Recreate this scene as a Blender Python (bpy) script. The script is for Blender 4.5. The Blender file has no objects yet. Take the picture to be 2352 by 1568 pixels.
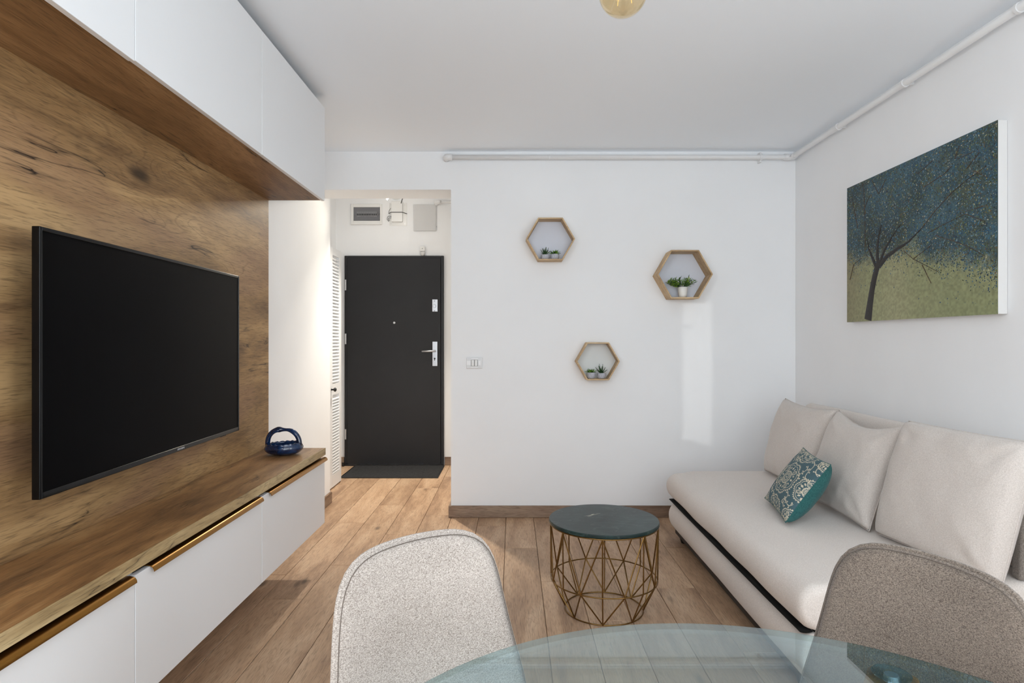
import bpy, bmesh, math, random
import numpy as np
from mathutils import Vector, Matrix, noise as mn

S = bpy.context.scene
COL = S.collection
R = random.Random(7)
PI = math.pi
F, H, CX, CY = 1415.0, 1.22, 1178.0, 782.0        # focal length in pixels of the 2352 px frame, eye height, vanishing point

# ------------------------------------------------------------------ camera, world, lights, exposure
cam = bpy.data.cameras.new('camera')
cam.sensor_width = 36.0
cam.lens = 36.0 * F / 2352.0
cam.shift_x = -(CX - 1176.0) / 2352.0
cam.shift_y = (CY - 784.0) / 2352.0
cam.clip_start = 0.02
camo = bpy.data.objects.new('camera', cam)
COL.objects.link(camo)
camo.location = (0, 0, H)
camo.rotation_euler = (PI / 2, 0, 0)
S.camera = camo

w = bpy.data.worlds.new('daylight')
S.world = w
w.use_nodes = True
w.node_tree.nodes['Background'].inputs[0].default_value = (0.80, 0.90, 1.0, 1)
w.node_tree.nodes['Background'].inputs[1].default_value = 3.0

def area(name, loc, rot, sx, sy, power, color):
    l = bpy.data.lights.new(name, 'AREA')
    l.shape = 'RECTANGLE'; l.size = sx; l.size_y = sy; l.energy = power; l.color = color
    o = bpy.data.objects.new(name, l); COL.objects.link(o)
    o.location = loc; o.rotation_euler = rot
    return o
# daylight by the rear window, plus fill from the two added side windows
DAY = (0.925, 0.965, 1.0)
area('daylight_fill', (0.30, -0.86, 1.30), (PI / 2 - 0.25, 0, 0), 2.2, 2.1, 37, DAY)
area('daylight_fill', (-1.33, -0.30, 1.80), (PI / 2 - 0.25, 0, -PI / 2 + 0.35), 0.44, 1.0, 25, DAY)
area('daylight_fill', (1.90, -0.22, 1.42), (PI / 2 - 0.15, 0, PI / 2 - 0.35), 0.9, 1.8, 20, DAY)
# low, hazy sun through the added left slit: bright patch on the back wall
sun = bpy.data.lights.new('sun', 'SUN'); sun.energy = 0.5; sun.angle = math.radians(0.4); sun.color = (1.0, 0.98, 0.95)
suno = bpy.data.objects.new('sun', sun); COL.objects.link(suno)
suno.rotation_euler = Vector((2.66, 4.5, -0.784)).to_track_quat('-Z', 'Y').to_euler()
# bare bulb in the hall
hl = bpy.data.lights.new('hall_bulb_light', 'POINT')
hl.energy = 2.2; hl.color = (1.0, 0.93, 0.84); hl.shadow_soft_size = 0.03
hlo = bpy.data.objects.new('hall_bulb_light', hl); COL.objects.link(hlo)
hlo.location = (-1.12, 5.5, 2.47)

# added spot without a fitting, puts the hall glow on the oak board
sl = bpy.data.lights.new('added_panel_glow', 'SPOT')
sl.energy = 74; sl.color = (1.0, 0.90, 0.74); sl.shadow_soft_size = 0.025; sl.spot_size = math.radians(40); sl.spot_blend = 0.5
slo = bpy.data.objects.new('added_panel_glow', sl); COL.objects.link(slo)
slo.location = (-0.90, 5.46, 2.50)
slo.rotation_euler = (Vector((-1.30, 3.2, 1.62)) - Vector((-0.90, 5.46, 2.50))).to_track_quat('-Z', 'Y').to_euler()

# added downlight without a fitting, brightens the hall floor
dl = bpy.data.lights.new('added_hall_fill', 'SPOT')
dl.energy = 250; dl.color = (1.0, 0.92, 0.79); dl.shadow_soft_size = 0.03; dl.spot_size = math.radians(86); dl.spot_blend = 0.8
dlo = bpy.data.objects.new('added_hall_fill', dl); COL.objects.link(dlo)
dlo.location = (-0.90, 5.11, 2.62)
dlo.rotation_euler = (Vector((-0.92, 4.70, 0)) - Vector((-0.90, 5.11, 2.62))).to_track_quat('-Z', 'Y').to_euler()

vs = S.view_settings
S.display_settings.display_device = 'sRGB'
vs.view_transform = 'Standard'; vs.look = 'None'; vs.gamma = 1.0; vs.use_curve_mapping = False
vs.exposure = 0.0
S.cycles.max_bounces = 14
S.cycles.diffuse_bounces = 8
S.cycles.transparent_max_bounces = 12
S.cycles.caustics_reflective = False
S.cycles.caustics_refractive = False
S.cycles.sample_clamp_indirect = 4.0
S.cycles.use_denoising = True

# ------------------------------------------------------------------ helpers: objects
def lin(c):
    return tuple(((v / 255.0) / 12.92 if v / 255.0 <= 0.04045 else ((v / 255.0 + 0.055) / 1.055) ** 2.4) for v in c)
def col4(c):
    return lin(c) + (1.0,)

def px(x, y, d):
    """the point at depth d seen at pixel (x, y) of the frame"""
    return Vector(((x - CX) * d / F, d, H - (y - CY) * d / F))

def thing(name, label, cat, loc=(0, 0, 0), rotz=0.0, group=None):
    o = bpy.data.objects.new(name, None)
    o.empty_display_size = 0.1
    COL.objects.link(o)
    o.location = loc; o.rotation_euler = (0, 0, rotz)
    o['label'] = label; o['category'] = cat
    if group: o['group'] = group
    return o
def tag(o, label, cat, group=None):
    o['label'] = label; o['category'] = cat
    if group: o['group'] = group
    return o

class MB:
    """collects shapes; build() links them as ONE mesh object (world coordinates unless local)"""
    def __init__(s):
        s.v = []; s.f = []; s.m = []; s.cur = 0
    def add(s, vs, fs):
        n = len(s.v)
        s.v += [tuple(p) for p in vs]
        s.f += [tuple(i + n for i in f) for f in fs]
        s.m += [s.cur] * len(fs)
        return s
    def box(s, x0, x1, y0, y1, z0, z1):
        vs = [(x0, y0, z0), (x1, y0, z0), (x1, y1, z0), (x0, y1, z0), (x0, y0, z1), (x1, y0, z1), (x1, y1, z1), (x0, y1, z1)]
        return s.add(vs, [(0, 3, 2, 1), (4, 5, 6, 7), (0, 1, 5, 4), (1, 2, 6, 5), (2, 3, 7, 6), (3, 0, 4, 7)])
    def hexa(s, vs):
        return s.add(vs, [(0, 3, 2, 1), (4, 5, 6, 7), (0, 1, 5, 4), (1, 2, 6, 5), (2, 3, 7, 6), (3, 0, 4, 7)])
    def tube(s, pts, r, n=8, closed=False, cap=True):
        pts = [Vector(p) for p in pts]
        rs = r if isinstance(r, (list, tuple)) else [r] * len(pts)
        L = len(pts); rings = []; up = None
        for i, p in enumerate(pts):
            a = pts[(i - 1) % L] if (closed or i > 0) else p
            b = pts[(i + 1) % L] if (closed or i < L - 1) else p
            t = (b - a).normalized()
            if up is None:
                up = Vector((0, 0, 1)) if abs(t.z) < 0.9 else Vector((1, 0, 0))
            side = t.cross(up)
            if side.length < 1e-6: side = t.orthogonal()
            side.normalize(); up = side.cross(t).normalized()
            rings.append([p + (side * math.cos(2 * PI * k / n) + up * math.sin(2 * PI * k / n)) * rs[i] for k in range(n)])
        vs = [q for ring in rings for q in ring]; fs = []
        for i in range(L if closed else L - 1):
            j = (i + 1) % L
            for k in range(n):
                k2 = (k + 1) % n
                fs.append((i * n + k, i * n + k2, j * n + k2, j * n + k))
        if cap and not closed:
            fs.append(tuple(range(n - 1, -1, -1))); fs.append(tuple((L - 1) * n + k for k in range(n)))
        return s.add(vs, fs)
    def lathe(s, prof, c=(0, 0, 0), n=32, axis='Z', capb=True, capt=True):
        vs = []; fs = []; c = Vector(c); L = len(prof)
        for r, h in prof:
            for k in range(n):
                a = 2 * PI * k / n; x, y = r * math.cos(a), r * math.sin(a)
                q = Vector((x, y, h)) if axis == 'Z' else (Vector((x, h, y)) if axis == 'Y' else Vector((h, x, y)))
                vs.append(c + q)
        for i in range(L - 1):
            for k in range(n):
                k2 = (k + 1) % n
                fs.append((i * n + k, i * n + k2, (i + 1) * n + k2, (i + 1) * n + k))
        if capb: fs.append(tuple(range(n - 1, -1, -1)))
        if capt: fs.append(tuple((L - 1) * n + k for k in range(n)))
        return s.add(vs, fs)
    def grid(s, P):
        """P[i][j] of points"""
        a, b = len(P), len(P[0]); vs = [p for row in P for p in row]
        fs = [(i * b + j, i * b + j + 1, (i + 1) * b + j + 1, (i + 1) * b + j) for i in range(a - 1) for j in range(b - 1)]
        return s.add(vs, fs)
    def prism(s, poly, y0, y1):
        """poly of (x, z) extruded along y"""
        n = len(poly)
        vs = [(x, y0, z) for x, z in poly] + [(x, y1, z) for x, z in poly]
        fs = [tuple(range(n)), tuple(range(2 * n - 1, n - 1, -1))]
        fs += [(i, i + n, (i + 1) % n + n, (i + 1) % n) for i in range(n)]
        return s.add(vs, fs)
    def build(s, name, mat, parent=None, smooth=False, bevel=0.0, seg=2, local=False, weld=0.0, fix=True, kind=None, label=None, sub=0):
        off = Vector((0, 0, 0))
        if parent is not None and not local:
            r = parent
            while r.parent: r = r.parent
            off = r.location
        me = bpy.data.meshes.new(name)
        me.from_pydata([(v[0] - off[0], v[1] - off[1], v[2] - off[2]) for v in s.v], [], s.f)
        mats = mat if isinstance(mat, (list, tuple)) else [mat]
        for m in mats: me.materials.append(m)
        if len(mats) > 1: me.polygons.foreach_set('material_index', s.m)
        if fix or weld:
            bm = bmesh.new(); bm.from_mesh(me)
            if weld: bmesh.ops.remove_doubles(bm, verts=bm.verts, dist=weld)
            bmesh.ops.recalc_face_normals(bm, faces=bm.faces)
            bm.to_mesh(me); bm.free()
        if smooth:
            me.polygons.foreach_set('use_smooth', [True] * len(me.polygons))
        o = bpy.data.objects.new(name, me); COL.objects.link(o)
        if parent is not None: o.parent = parent
        if bevel:
            b = o.modifiers.new('bevel', 'BEVEL'); b.width = bevel; b.segments = seg; b.limit_method = 'ANGLE'; b.angle_limit = 0.7
            if smooth is False:
                me.polygons.foreach_set('use_smooth', [True] * len(me.polygons))
                wn = o.modifiers.new('normals', 'WEIGHTED_NORMAL'); wn.keep_sharp = True
        if sub:
            m = o.modifiers.new('sub', 'SUBSURF'); m.levels = sub; m.render_levels = sub
        if kind: o['kind'] = kind
        if label: o['label'] = label
        return o

def boxo(name, mat, parent, x0, x1, y0, y1, z0, z1, **k):
    return MB().box(x0, x1, y0, y1, z0, z1).build(name, mat, parent, **k)

def smooth_by_angle(o, ang=0.6):
    me = o.data
    me.polygons.foreach_set('use_smooth', [True] * len(me.polygons))
    bm = bmesh.new(); bm.from_mesh(me)
    for e in bm.edges:
        if len(e.link_faces) == 2 and e.calc_face_angle(0) > ang: e.smooth = False
    bm.to_mesh(me); bm.free()
    return o

def set_colors(o, cols, name='paint'):
    """per-vertex colours (linear) for flat print"""
    a = o.data.color_attributes.new(name, 'FLOAT_COLOR', 'POINT')
    a.data.foreach_set('color', np.asarray(cols, dtype=np.float32).ravel())

# ------------------------------------------------------------------ helpers: materials
class NT:
    def __init__(s, name):
        s.mat = bpy.data.materials.new(name); s.mat.use_nodes = True
        s.t = s.mat.node_tree; s.t.nodes.clear()
        s.out = s.n('ShaderNodeOutputMaterial')
        s.b = s.n('ShaderNodeBsdfPrincipled'); s.l(s.b.outputs[0], s.out.inputs[0])
    def n(s, kind, **k):
        nd = s.t.nodes.new(kind)
        for a, b in k.items(): setattr(nd, a, b)
        return nd
    def l(s, a, b): s.t.links.new(a, b)
    def put(s, sock, v):
        if hasattr(v, 'is_output'): s.l(v, sock)
        else: sock.default_value = v
    def set(s, **k):
        for a, b in k.items(): s.put(s.b.inputs[a.replace('_', ' ')], b)
    def coord(s, which='Object', scale=(1, 1, 1), rand=False, rot=(0, 0, 0)):
        tc = s.n('ShaderNodeTexCoord').outputs[which]
        if rand:
            oi = s.n('ShaderNodeObjectInfo').outputs['Random']
            wn = s.n('ShaderNodeTexWhiteNoise', noise_dimensions='1D'); s.l(oi, wn.inputs['W'])
            sc = s.n('ShaderNodeVectorMath', operation='SCALE'); s.l(wn.outputs['Color'], sc.inputs[0]); sc.inputs['Scale'].default_value = 40
            ad = s.n('ShaderNodeVectorMath', operation='ADD'); s.l(tc, ad.inputs[0]); s.l(sc.outputs[0], ad.inputs[1]); tc = ad.outputs[0]
        mp = s.n('ShaderNodeMapping'); s.l(tc, mp.inputs[0]); mp.inputs['Scale'].default_value = scale; mp.inputs['Rotation'].default_value = rot
        return mp.outputs[0]
    def scaled(s, v, scale):
        mp = s.n('ShaderNodeMapping'); s.l(v, mp.inputs[0]); mp.inputs['Scale'].default_value = scale
        return mp.outputs[0]
    def noise(s, v, scale=5.0, detail=4.0, rough=0.55, dist=0.0, out='Fac'):
        t = s.n('ShaderNodeTexNoise'); s.l(v, t.inputs['Vector'])
        t.inputs['Scale'].default_value = scale; t.inputs['Detail'].default_value = detail
        t.inputs['Roughness'].default_value = rough; t.inputs['Distortion'].default_value = dist
        return t.outputs[out]
    def voro(s, v, scale=5.0, feature='F1', out='Distance', rnd=1.0):
        t = s.n('ShaderNodeTexVoronoi', feature=feature); s.l(v, t.inputs['Vector']); t.inputs['Scale'].default_value = scale
        t.inputs['Randomness'].default_value = rnd
        return t.outputs[out]
    def math(s, op, a, b=None, c=None, clamp=False):
        m = s.n('ShaderNodeMath', operation=op); m.use_clamp = clamp
        s.put(m.inputs[0], a)
        if b is not None: s.put(m.inputs[1], b)
        if c is not None: s.put(m.inputs[2], c)
        return m.outputs[0]
    def ramp(s, fac, stops, interp='LINEAR'):
        r = s.n('ShaderNodeValToRGB'); s.l(fac, r.inputs[0]); r.color_ramp.interpolation = interp
        e = r.color_ramp.elements
        while len(e) < len(stops): e.new(0.5)
        for i, (p, c) in enumerate(stops):
            e[i].position = p; e[i].color = c if len(c) == 4 else tuple(c) + (1,)
        return r.outputs[0]
    def step(s, v, a, b):
        m = s.n('ShaderNodeMapRange', interpolation_type='SMOOTHSTEP'); s.put(m.inputs[0], v)
        m.inputs[1].default_value = a; m.inputs[2].default_value = b
        return m.outputs[0]
    def mix(s, fac, a, b, blend='MIX'):
        m = s.n('ShaderNodeMix', data_type='RGBA', blend_type=blend); s.put(m.inputs[0], fac)
        s.put(m.inputs[6], a); s.put(m.inputs[7], b)
        return m.outputs[2]
    def bump(s, h, strength=0.3, dist=0.002):
        b = s.n('ShaderNodeBump'); s.l(h, b.inputs['Height']); b.inputs['Strength'].default_value = strength; b.inputs['Distance'].default_value = dist
        s.l(b.outputs[0], s.b.inputs['Normal'])

def plain(name, rgb, rough=0.5, metal=0.0, spec=0.5, var=0.0, vscale=8.0, bump=0.0, bscale=200.0, coat=0.0):
    m = NT(name)
    c = m.coord()
    if var:
        n = m.noise(c, vscale, 5)
        lo = tuple(v * (1 - var) for v in lin(rgb)); hi = tuple(min(1, v * (1 + var)) for v in lin(rgb))
        m.set(Base_Color=m.ramp(n, [(0.3, lo), (0.7, hi)]))
    else:
        m.set(Base_Color=col4(rgb))
    m.set(Roughness=rough, Metallic=metal)
    m.b.inputs['Specular IOR Level'].default_value = spec
    if coat: m.b.inputs['Coat Weight'].default_value = coat
    if bump: m.bump(m.noise(c, bscale, 3), bump, 0.001)
    return m.mat

def wood(name, dark, mid, light, axis=1, cracks=0.5, grain=1.0, rough=0.5, rand=False, fine=1.0, crackcol=(38, 24, 14), vary=0.0, knots=0.6, pink=None):
    """oak-like board, grain along the given axis"""
    m = NT(name)
    c = m.coord(rand=rand)
    def st(a, b):                       # stretch: a along the grain, b across it
        v = [b, b, b]; v[axis] = a
        return tuple(v)
    # knots push the grain aside
    kv = m.scaled(c, st(1.6 * grain, 4.2 * grain))
    kd = m.voro(kv, 1.0)
    kn = m.step(kd, 0.42, 0.05)
    wob = m.noise(m.scaled(c, st(1.2 * grain, 3.5 * grain)), 1.0, 3, 0.5)
    warp = m.math('ADD', m.math('MULTIPLY', kn, 0.55 * knots), m.math('MULTIPLY', wob, 0.8))
    cmb = m.n('ShaderNodeCombineXYZ')
    for i in range(3):
        if i != axis: m.l(warp, cmb.inputs[i])
    base = m.scaled(c, st(1.7 * grain, 11.0 * grain))
    ad = m.n('ShaderNodeVectorMath', operation='ADD'); m.l(base, ad.inputs[0]); m.l(cmb.outputs[0], ad.inputs[1])
    wv = ad.outputs[0]
    broad = m.noise(wv, 0.55, 3, 0.5, 0.6)
    bands = m.noise(wv, 1.7, 5, 0.62, 0.5)
    mixn = m.math('ADD', m.math('MULTIPLY', broad, 0.72), m.math('MULTIPLY', bands, 0.28))
    colr = m.ramp(mixn, [(0.34, lin(dark)), (0.49, lin(mid)), (0.63, lin(light))])
    if pink:
        pn = m.step(m.noise(m.scaled(c, st(0.8, 3.0)), 1.3, 2), 0.5, 0.66)
        colr = m.mix(m.math('MULTIPLY', pn, 0.55), colr, col4(pink))
    # cathedral ring lines
    rl = m.math('FRACT', m.math('MULTIPLY', m.noise(wv, 0.42, 2, 0.45, 0.3), 26.0))
    rl = m.step(m.math('ABSOLUTE', m.math('SUBTRACT', rl, 0.5)), 0.36, 0.5)
    rmask = m.step(m.noise(m.scaled(c, st(1.5 * grain, 5 * grain)), 1.0, 2), 0.45, 0.60)
    colr = m.mix(m.math('MULTIPLY', m.math('MULTIPLY', rl, rmask), 0.38), colr, col4(dark))
    # fine pores
    fn = m.noise(m.scaled(c, st(17 * fine, 300 * fine)), 1.0, 2, 0.6)
    colr = m.mix(m.math('MULTIPLY', m.step(fn, 0.48, 0.68), 0.42), colr, col4(tuple(v * 0.55 for v in dark)))
    fl = m.noise(m.scaled(c, st(10 * fine, 190 * fine)), 1.0, 2, 0.6)
    colr = m.mix(m.math('MULTIPLY', m.step(fl, 0.48, 0.7), 0.24), colr, col4(light))
    if cracks:
        cn = m.noise(m.scaled(wv, st(0.62, 1.25)), 1.15, 3, 0.5, 0.25)
        ln = m.step(m.math('ABSOLUTE', m.math('SUBTRACT', cn, 0.5)), 0.008, 0.0)
        wide = m.step(m.math('ABSOLUTE', m.math('SUBTRACT', cn, 0.5)), 0.05, 0.0)
        mk = m.step(m.noise(m.scaled(c, st(1.5 * grain, 5.5 * grain)), 1.0, 3), 0.52, 0.60)
        colr = m.mix(m.math('MULTIPLY', m.math('MULTIPLY', wide, mk), 0.45 * cracks), colr, col4(tuple(v * 0.6 for v in dark)))
        colr = m.mix(m.math('MULTIPLY', m.math('MULTIPLY', ln, mk), cracks), colr, col4(crackcol))
    kc = m.step(kd, 0.16, 0.03)
    km = m.step(m.noise(m.scaled(c, st(1.1, 2.3)), 1.0, 1), 0.5, 0.56)
    kcol = m.math('MULTIPLY', m.math('MULTIPLY', kc, km), knots)
    colr = m.mix(kcol, colr, col4(tuple(v * 0.5 for v in dark)))
    if vary:
        oi = m.n('ShaderNodeObjectInfo').outputs['Random']
        hs = m.n('ShaderNodeHueSaturation'); m.l(colr, hs.inputs['Color'])
        m.l(m.math('MULTIPLY_ADD', oi, 2 * vary, 1 - vary), hs.inputs['Value'])
        colr = hs.outputs[0]
    m.set(Base_Color=colr, Roughness=rough)
    m.b.inputs['Specular IOR Level'].default_value = 0.35
    m.bump(fn, 0.25, 0.0006)
    return m.mat

def fabric(name, a, b, scale=420.0, stretch=(1, 1, 1), contrast=(0.36, 0.64), weave=900.0, bump=0.5, blotch=0.12, sheen=0.25):
    m = NT(name)
    c = m.coord()
    n1 = m.noise(m.scaled(c, stretch), scale, 3, 0.7)
    n2 = m.noise(c, 9.0, 3)
    f = m.math('ADD', n1, m.math('MULTIPLY', m.math('SUBTRACT', n2, 0.5), blotch))
    m.set(Base_Color=m.ramp(f, [(contrast[0], lin(a)), (contrast[1], lin(b))]), Roughness=0.95)
    m.b.inputs['Specular IOR Level'].default_value = 0.1
    m.b.inputs['Sheen Weight'].default_value = sheen
    m.b.inputs['Sheen Roughness'].default_value = 0.5
    wv = m.voro(m.scaled(c, stretch), weave, rnd=0.35)
    m.bump(m.math('ADD', wv, m.math('MULTIPLY', n1, 0.8)), bump, 0.0012)
    return m.mat

def painted(name, rough=0.7, bumpscale=0.0, bump=0.3, attr='paint'):
    m = NT(name)
    at = m.n('ShaderNodeAttribute', attribute_name=attr)
    m.set(Base_Color=at.outputs['Color'], Roughness=rough)
    if bumpscale: m.bump(m.noise(m.coord(), bumpscale, 3), bump, 0.001)
    return m.mat

WALL = plain('white_wall_paint', (238, 239, 240), 0.85, spec=0.2, var=0.012, vscale=3, bump=0.06, bscale=260)
CEIL = plain('white_ceiling_paint', (242, 247, 252), 0.9, spec=0.15, bump=0.05, bscale=260)
WHITE = plain('white_lacquer', (228, 229, 230), 0.42, spec=0.4)
WHITE_EDGE = plain('white_edge_band', (236, 236, 236), 0.4)
WPLASTIC = plain('white_plastic', (228, 228, 226), 0.35)
PIPEWHITE = plain('white_pipe_enamel', (226, 226, 226), 0.35)
PANELWOOD = wood('oak_wall_board', (98, 72, 46), (150, 117, 77), (182, 148, 103), 1, cracks=1.0, grain=1.0, rough=0.55, pink=(142, 108, 82), knots=0.9)
TOPWOOD = wood('oak_worktop', (84, 58, 36), (136, 98, 60), (172, 134, 90), 1, cracks=0.9, grain=1.2, rough=0.42, knots=0.4)
EDGEWOOD = wood('oak_worktop_edge', (120, 98, 66), (166, 142, 102), (196, 174, 132), 1, cracks=0.9, grain=1.4, rough=0.5, knots=0.2)
SOFFITWOOD = wood('oak_soffit', (96, 68, 44), (142, 108, 72), (170, 134, 94), 1, cracks=0.9, grain=1.0, rough=0.55, knots=0.5)
FLOORWOOD = wood('oak_laminate', (146, 116, 92), (178, 146, 117), (195, 165, 136), 1, cracks=0.0, grain=1.5, rough=0.5, rand=True, vary=0.07, knots=0.75)
BASEWOOD = wood('brown_oak_baseboard', (104, 82, 66), (138, 114, 96), (156, 134, 114), 0, cracks=0.0, grain=1.5, rough=0.55, knots=0.2)
BASEWOOD_Y = wood('brown_oak_baseboard_side', (104, 82, 66), (138, 114, 96), (156, 134, 114), 1, cracks=0.0, grain=1.5, rough=0.55, knots=0.2)
SHELFWOOD = wood('pale_bamboo', (168, 138, 102), (194, 164, 124), (208, 182, 144), 0, cracks=0.0, grain=2.2, rough=0.55, knots=0.0)
LEGWOOD = wood('warm_beech', (112, 66, 30), (150, 96, 48), (172, 118, 66), 2, cracks=0.0, grain=2.0, rough=0.45, knots=0.0)
GROOVE = plain('dark_floor_joint', (92, 70, 54), 0.8)
BLACKGLOSS = plain('black_glossy_plastic', (7, 7, 8), 0.2, spec=0.2)
BLACKMATT = plain('black_plastic', (14, 14, 15), 0.5)
SCREEN = plain('black_screen', (4, 4, 5), 0.3, spec=0.025)
DOORGREY = plain('charcoal_door_paint', (38, 38, 40), 0.5, spec=0.3, var=0.08, vscale=4)
FRAMEGREY = plain('charcoal_frame_paint', (32, 32, 34), 0.45, spec=0.4)
STEEL = plain('satin_steel', (196, 198, 202), 0.3, metal=0.9)
BRASS = plain('aged_brass_wire', (128, 98, 56), 0.28, metal=0.95, var=0.25, vscale=30)
GOLD = plain('brushed_gold_profile', (150, 106, 46), 0.26, metal=0.95)
BRONZE = plain('dark_bronze_profile', (70, 52, 34), 0.35, metal=0.8)
GAPDARK = plain('gap_shadow_dark', (58, 50, 44), 0.9)  # dark tone stands in for the shadow above the wall cabinets
SOFAFAB = fabric('beige_woven_upholstery', (192, 183, 175), (224, 216, 209), scale=300, weave=420, contrast=(0.25, 0.72), bump=0.45, blotch=0.05)
CUSHFAB = fabric('beige_cushion_weave', (182, 173, 166), (216, 208, 201), scale=300, weave=420, contrast=(0.25, 0.72), bump=0.45, blotch=0.06)
GREYFAB = fabric('grey_brown_upholstery', (96, 89, 83), (150, 142, 134), scale=300, weave=420, contrast=(0.3, 0.7))
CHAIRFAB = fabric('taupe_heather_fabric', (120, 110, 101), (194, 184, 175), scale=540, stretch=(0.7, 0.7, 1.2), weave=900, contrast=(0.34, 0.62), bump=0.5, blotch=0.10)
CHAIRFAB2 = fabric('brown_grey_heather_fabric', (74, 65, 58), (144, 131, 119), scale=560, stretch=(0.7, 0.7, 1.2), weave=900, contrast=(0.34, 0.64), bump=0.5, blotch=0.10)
BLACKFAB = plain('black_piping_fabric', (13, 14, 14), 0.85, spec=0.2)
TEAL = fabric('teal_velvet', (40, 84, 84), (58, 108, 106), scale=160, contrast=(0.3, 0.7), weave=900, bump=0.2, blotch=0.2, sheen=0.1)
CONCRETE = plain('speckled_concrete', (178, 179, 186), 0.9, var=0.3, vscale=170, bump=0.5, bscale=160)
WHITEPOT = plain('white_ceramic', (226, 224, 220), 0.4)
SOIL = plain('brown_soil', (92, 66, 50), 0.95, var=0.4, vscale=150)
GREEN_D = plain('dark_succulent_green', (34, 70, 28), 0.5, var=0.35, vscale=60)
GREEN_B = plain('fresh_leaf_green', (92, 140, 30), 0.5, var=0.4, vscale=40)
GREEN_L = plain('light_leaf_green', (150, 182, 52), 0.5, var=0.3, vscale=40)
NAVY = None
BACKING = plain('pale_blue_backing', (214, 218, 228), 0.85)
BACKING2 = plain('pale_grey_backing', (222, 225, 224), 0.85)

# marble
m = NT('dark_green_marble')
c = m.coord()
v = m.noise(c, 6, 8, 0.65, 1.2)
cl = m.ramp(v, [(0.3, lin((16, 30, 31))), (0.52, lin((32, 50, 49))), (0.75, lin((58, 76, 72)))])
vein = m.step(m.math('ABSOLUTE', m.math('SUBTRACT', m.noise(m.scaled(c, (1.2, 3.0, 1)), 3.0, 6, 0.6, 1.0), 0.5)), 0.012, 0.0)
cl = m.mix(m.math('MULTIPLY', vein, 0.22), cl, col4((120, 138, 132)))
m.set(Base_Color=cl, Roughness=0.34); m.b.inputs['Specular IOR Level'].default_value = 0.3
MARBLE = m.mat
# navy glazed ceramic
m = NT('navy_glazed_ceramic')
c = m.coord()
v = m.noise(c, 22, 5, 0.6, 0.8)
m.set(Base_Color=m.ramp(v, [(0.3, lin((8, 16, 34))), (0.55, lin((18, 42, 78))), (0.78, lin((34, 70, 112)))]), Roughness=0.12)
m.b.inputs['Coat Weight'].default_value = 0.5
m.bump(m.noise(c, 60, 3), 0.15, 0.002)
NAVY = m.mat
# floor mat
m = NT('charcoal_mat_pile')
c = m.coord()
v = m.noise(c, 150, 4, 0.8)
m.set(Base_Color=m.ramp(v, [(0.38, lin((14, 14, 15))), (0.6, lin((48, 48, 50))), (0.72, lin((92, 92, 94)))]), Roughness=0.95)
m.bump(v, 1.0, 0.006)
MATPILE = m.mat
# clear greenish glass (thin: straight through, with its mirror share)
def glass(name, tint, rough=0.0, ior=1.5, boost=1.0, mirror=(0.96, 0.98, 1, 1)):
    m = NT(name)
    m.t.nodes.remove(m.b)
    tr = m.n('ShaderNodeBsdfTransparent'); tr.inputs[0].default_value = tint
    gl = m.n('ShaderNodeBsdfGlossy'); gl.inputs['Roughness'].default_value = rough; gl.inputs[0].default_value = mirror
    fr = m.n('ShaderNodeFresnel')
    bf = m.n('ShaderNodeNewGeometry').outputs['Backfacing']      # same mirror share from inside as from outside
    m.l(m.math('MULTIPLY_ADD', bf, 1.0 / ior - ior, ior), fr.inputs[0])
    mx = m.n('ShaderNodeMixShader'); m.l(m.math('MULTIPLY', fr.outputs[0], boost, clamp=True), mx.inputs[0])
    m.l(tr.outputs[0], mx.inputs[1]); m.l(gl.outputs[0], mx.inputs[2]); m.l(mx.outputs[0], m.out.inputs[0])
    return m.mat
GLASS = glass('table_glass', (0.80, 0.905, 0.93, 1), boost=2.0, mirror=(0.90, 0.97, 1, 1))
GLASSEDGE = glass('table_glass_edge', (0.60, 0.72, 0.70, 1), 0.05)
WINGLASS = glass('window_glass', (0.97, 0.98, 0.98, 1))
PAD = glass('milky_clear_pad', (0.66, 0.74, 0.74, 1), 0.15, 1.6, 2.0)
AMBER = glass('amber_bulb_glass', (0.93, 0.82, 0.62, 1), 0.0, 1.6, 1.2)
CLEARBULB = glass('clear_bulb_glass', (0.95, 0.95, 0.94, 1))
SMOKE = glass('smoked_cover', (0.80, 0.80, 0.81, 1), 0.1)
m = NT('glowing_filament'); m.t.nodes.remove(m.b)
e = m.n('ShaderNodeEmission'); e.inputs[0].default_value = (1.0, 0.9, 0.75, 1); e.inputs[1].default_value = 25
m.l(e.outputs[0], m.out.inputs[0]); GLOW = m.mat

# ------------------------------------------------------------------ the room
D = 4.262                     # back wall
XL, XR, ZC = -1.38, 1.955, 2.527
XO = -0.428                   # right side of the opening to the hall
YR = -0.90                    # wall behind the camera
def struct(name, mb, mat, **k):
    o = mb.build(name, mat, **k); o['kind'] = 'structure'; return o
struct('wall_back', MB().box(XO, XR + 0.15, D, D + 0.268, 0, 2.8), WALL)
struct('wall_lintel', MB().box(XL, XO, D, D + 0.268, 2.264, 2.8), WALL)
WY0, WY1, WZ0, WZ1 = -0.70, 0.26, 0.45, 2.40      # added side windows, out of view: right for fill, left slit for sun
LY0, LY1, LZ0, LZ1 = -0.556, -0.048, 1.27, 2.35
def left_wall():
    t = XL - 0.09
    return MB().box(t, XL, YR - 0.2, LY0, 0, 2.8).box(t, XL, LY1, 0.30, 0, 2.8).box(t, XL, LY0, LY1, 0, LZ0).box(t, XL, LY0, LY1, LZ1, 2.8).box(XL - 0.4, XL, 0.30, 4.65, 0, 2.8)
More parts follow.
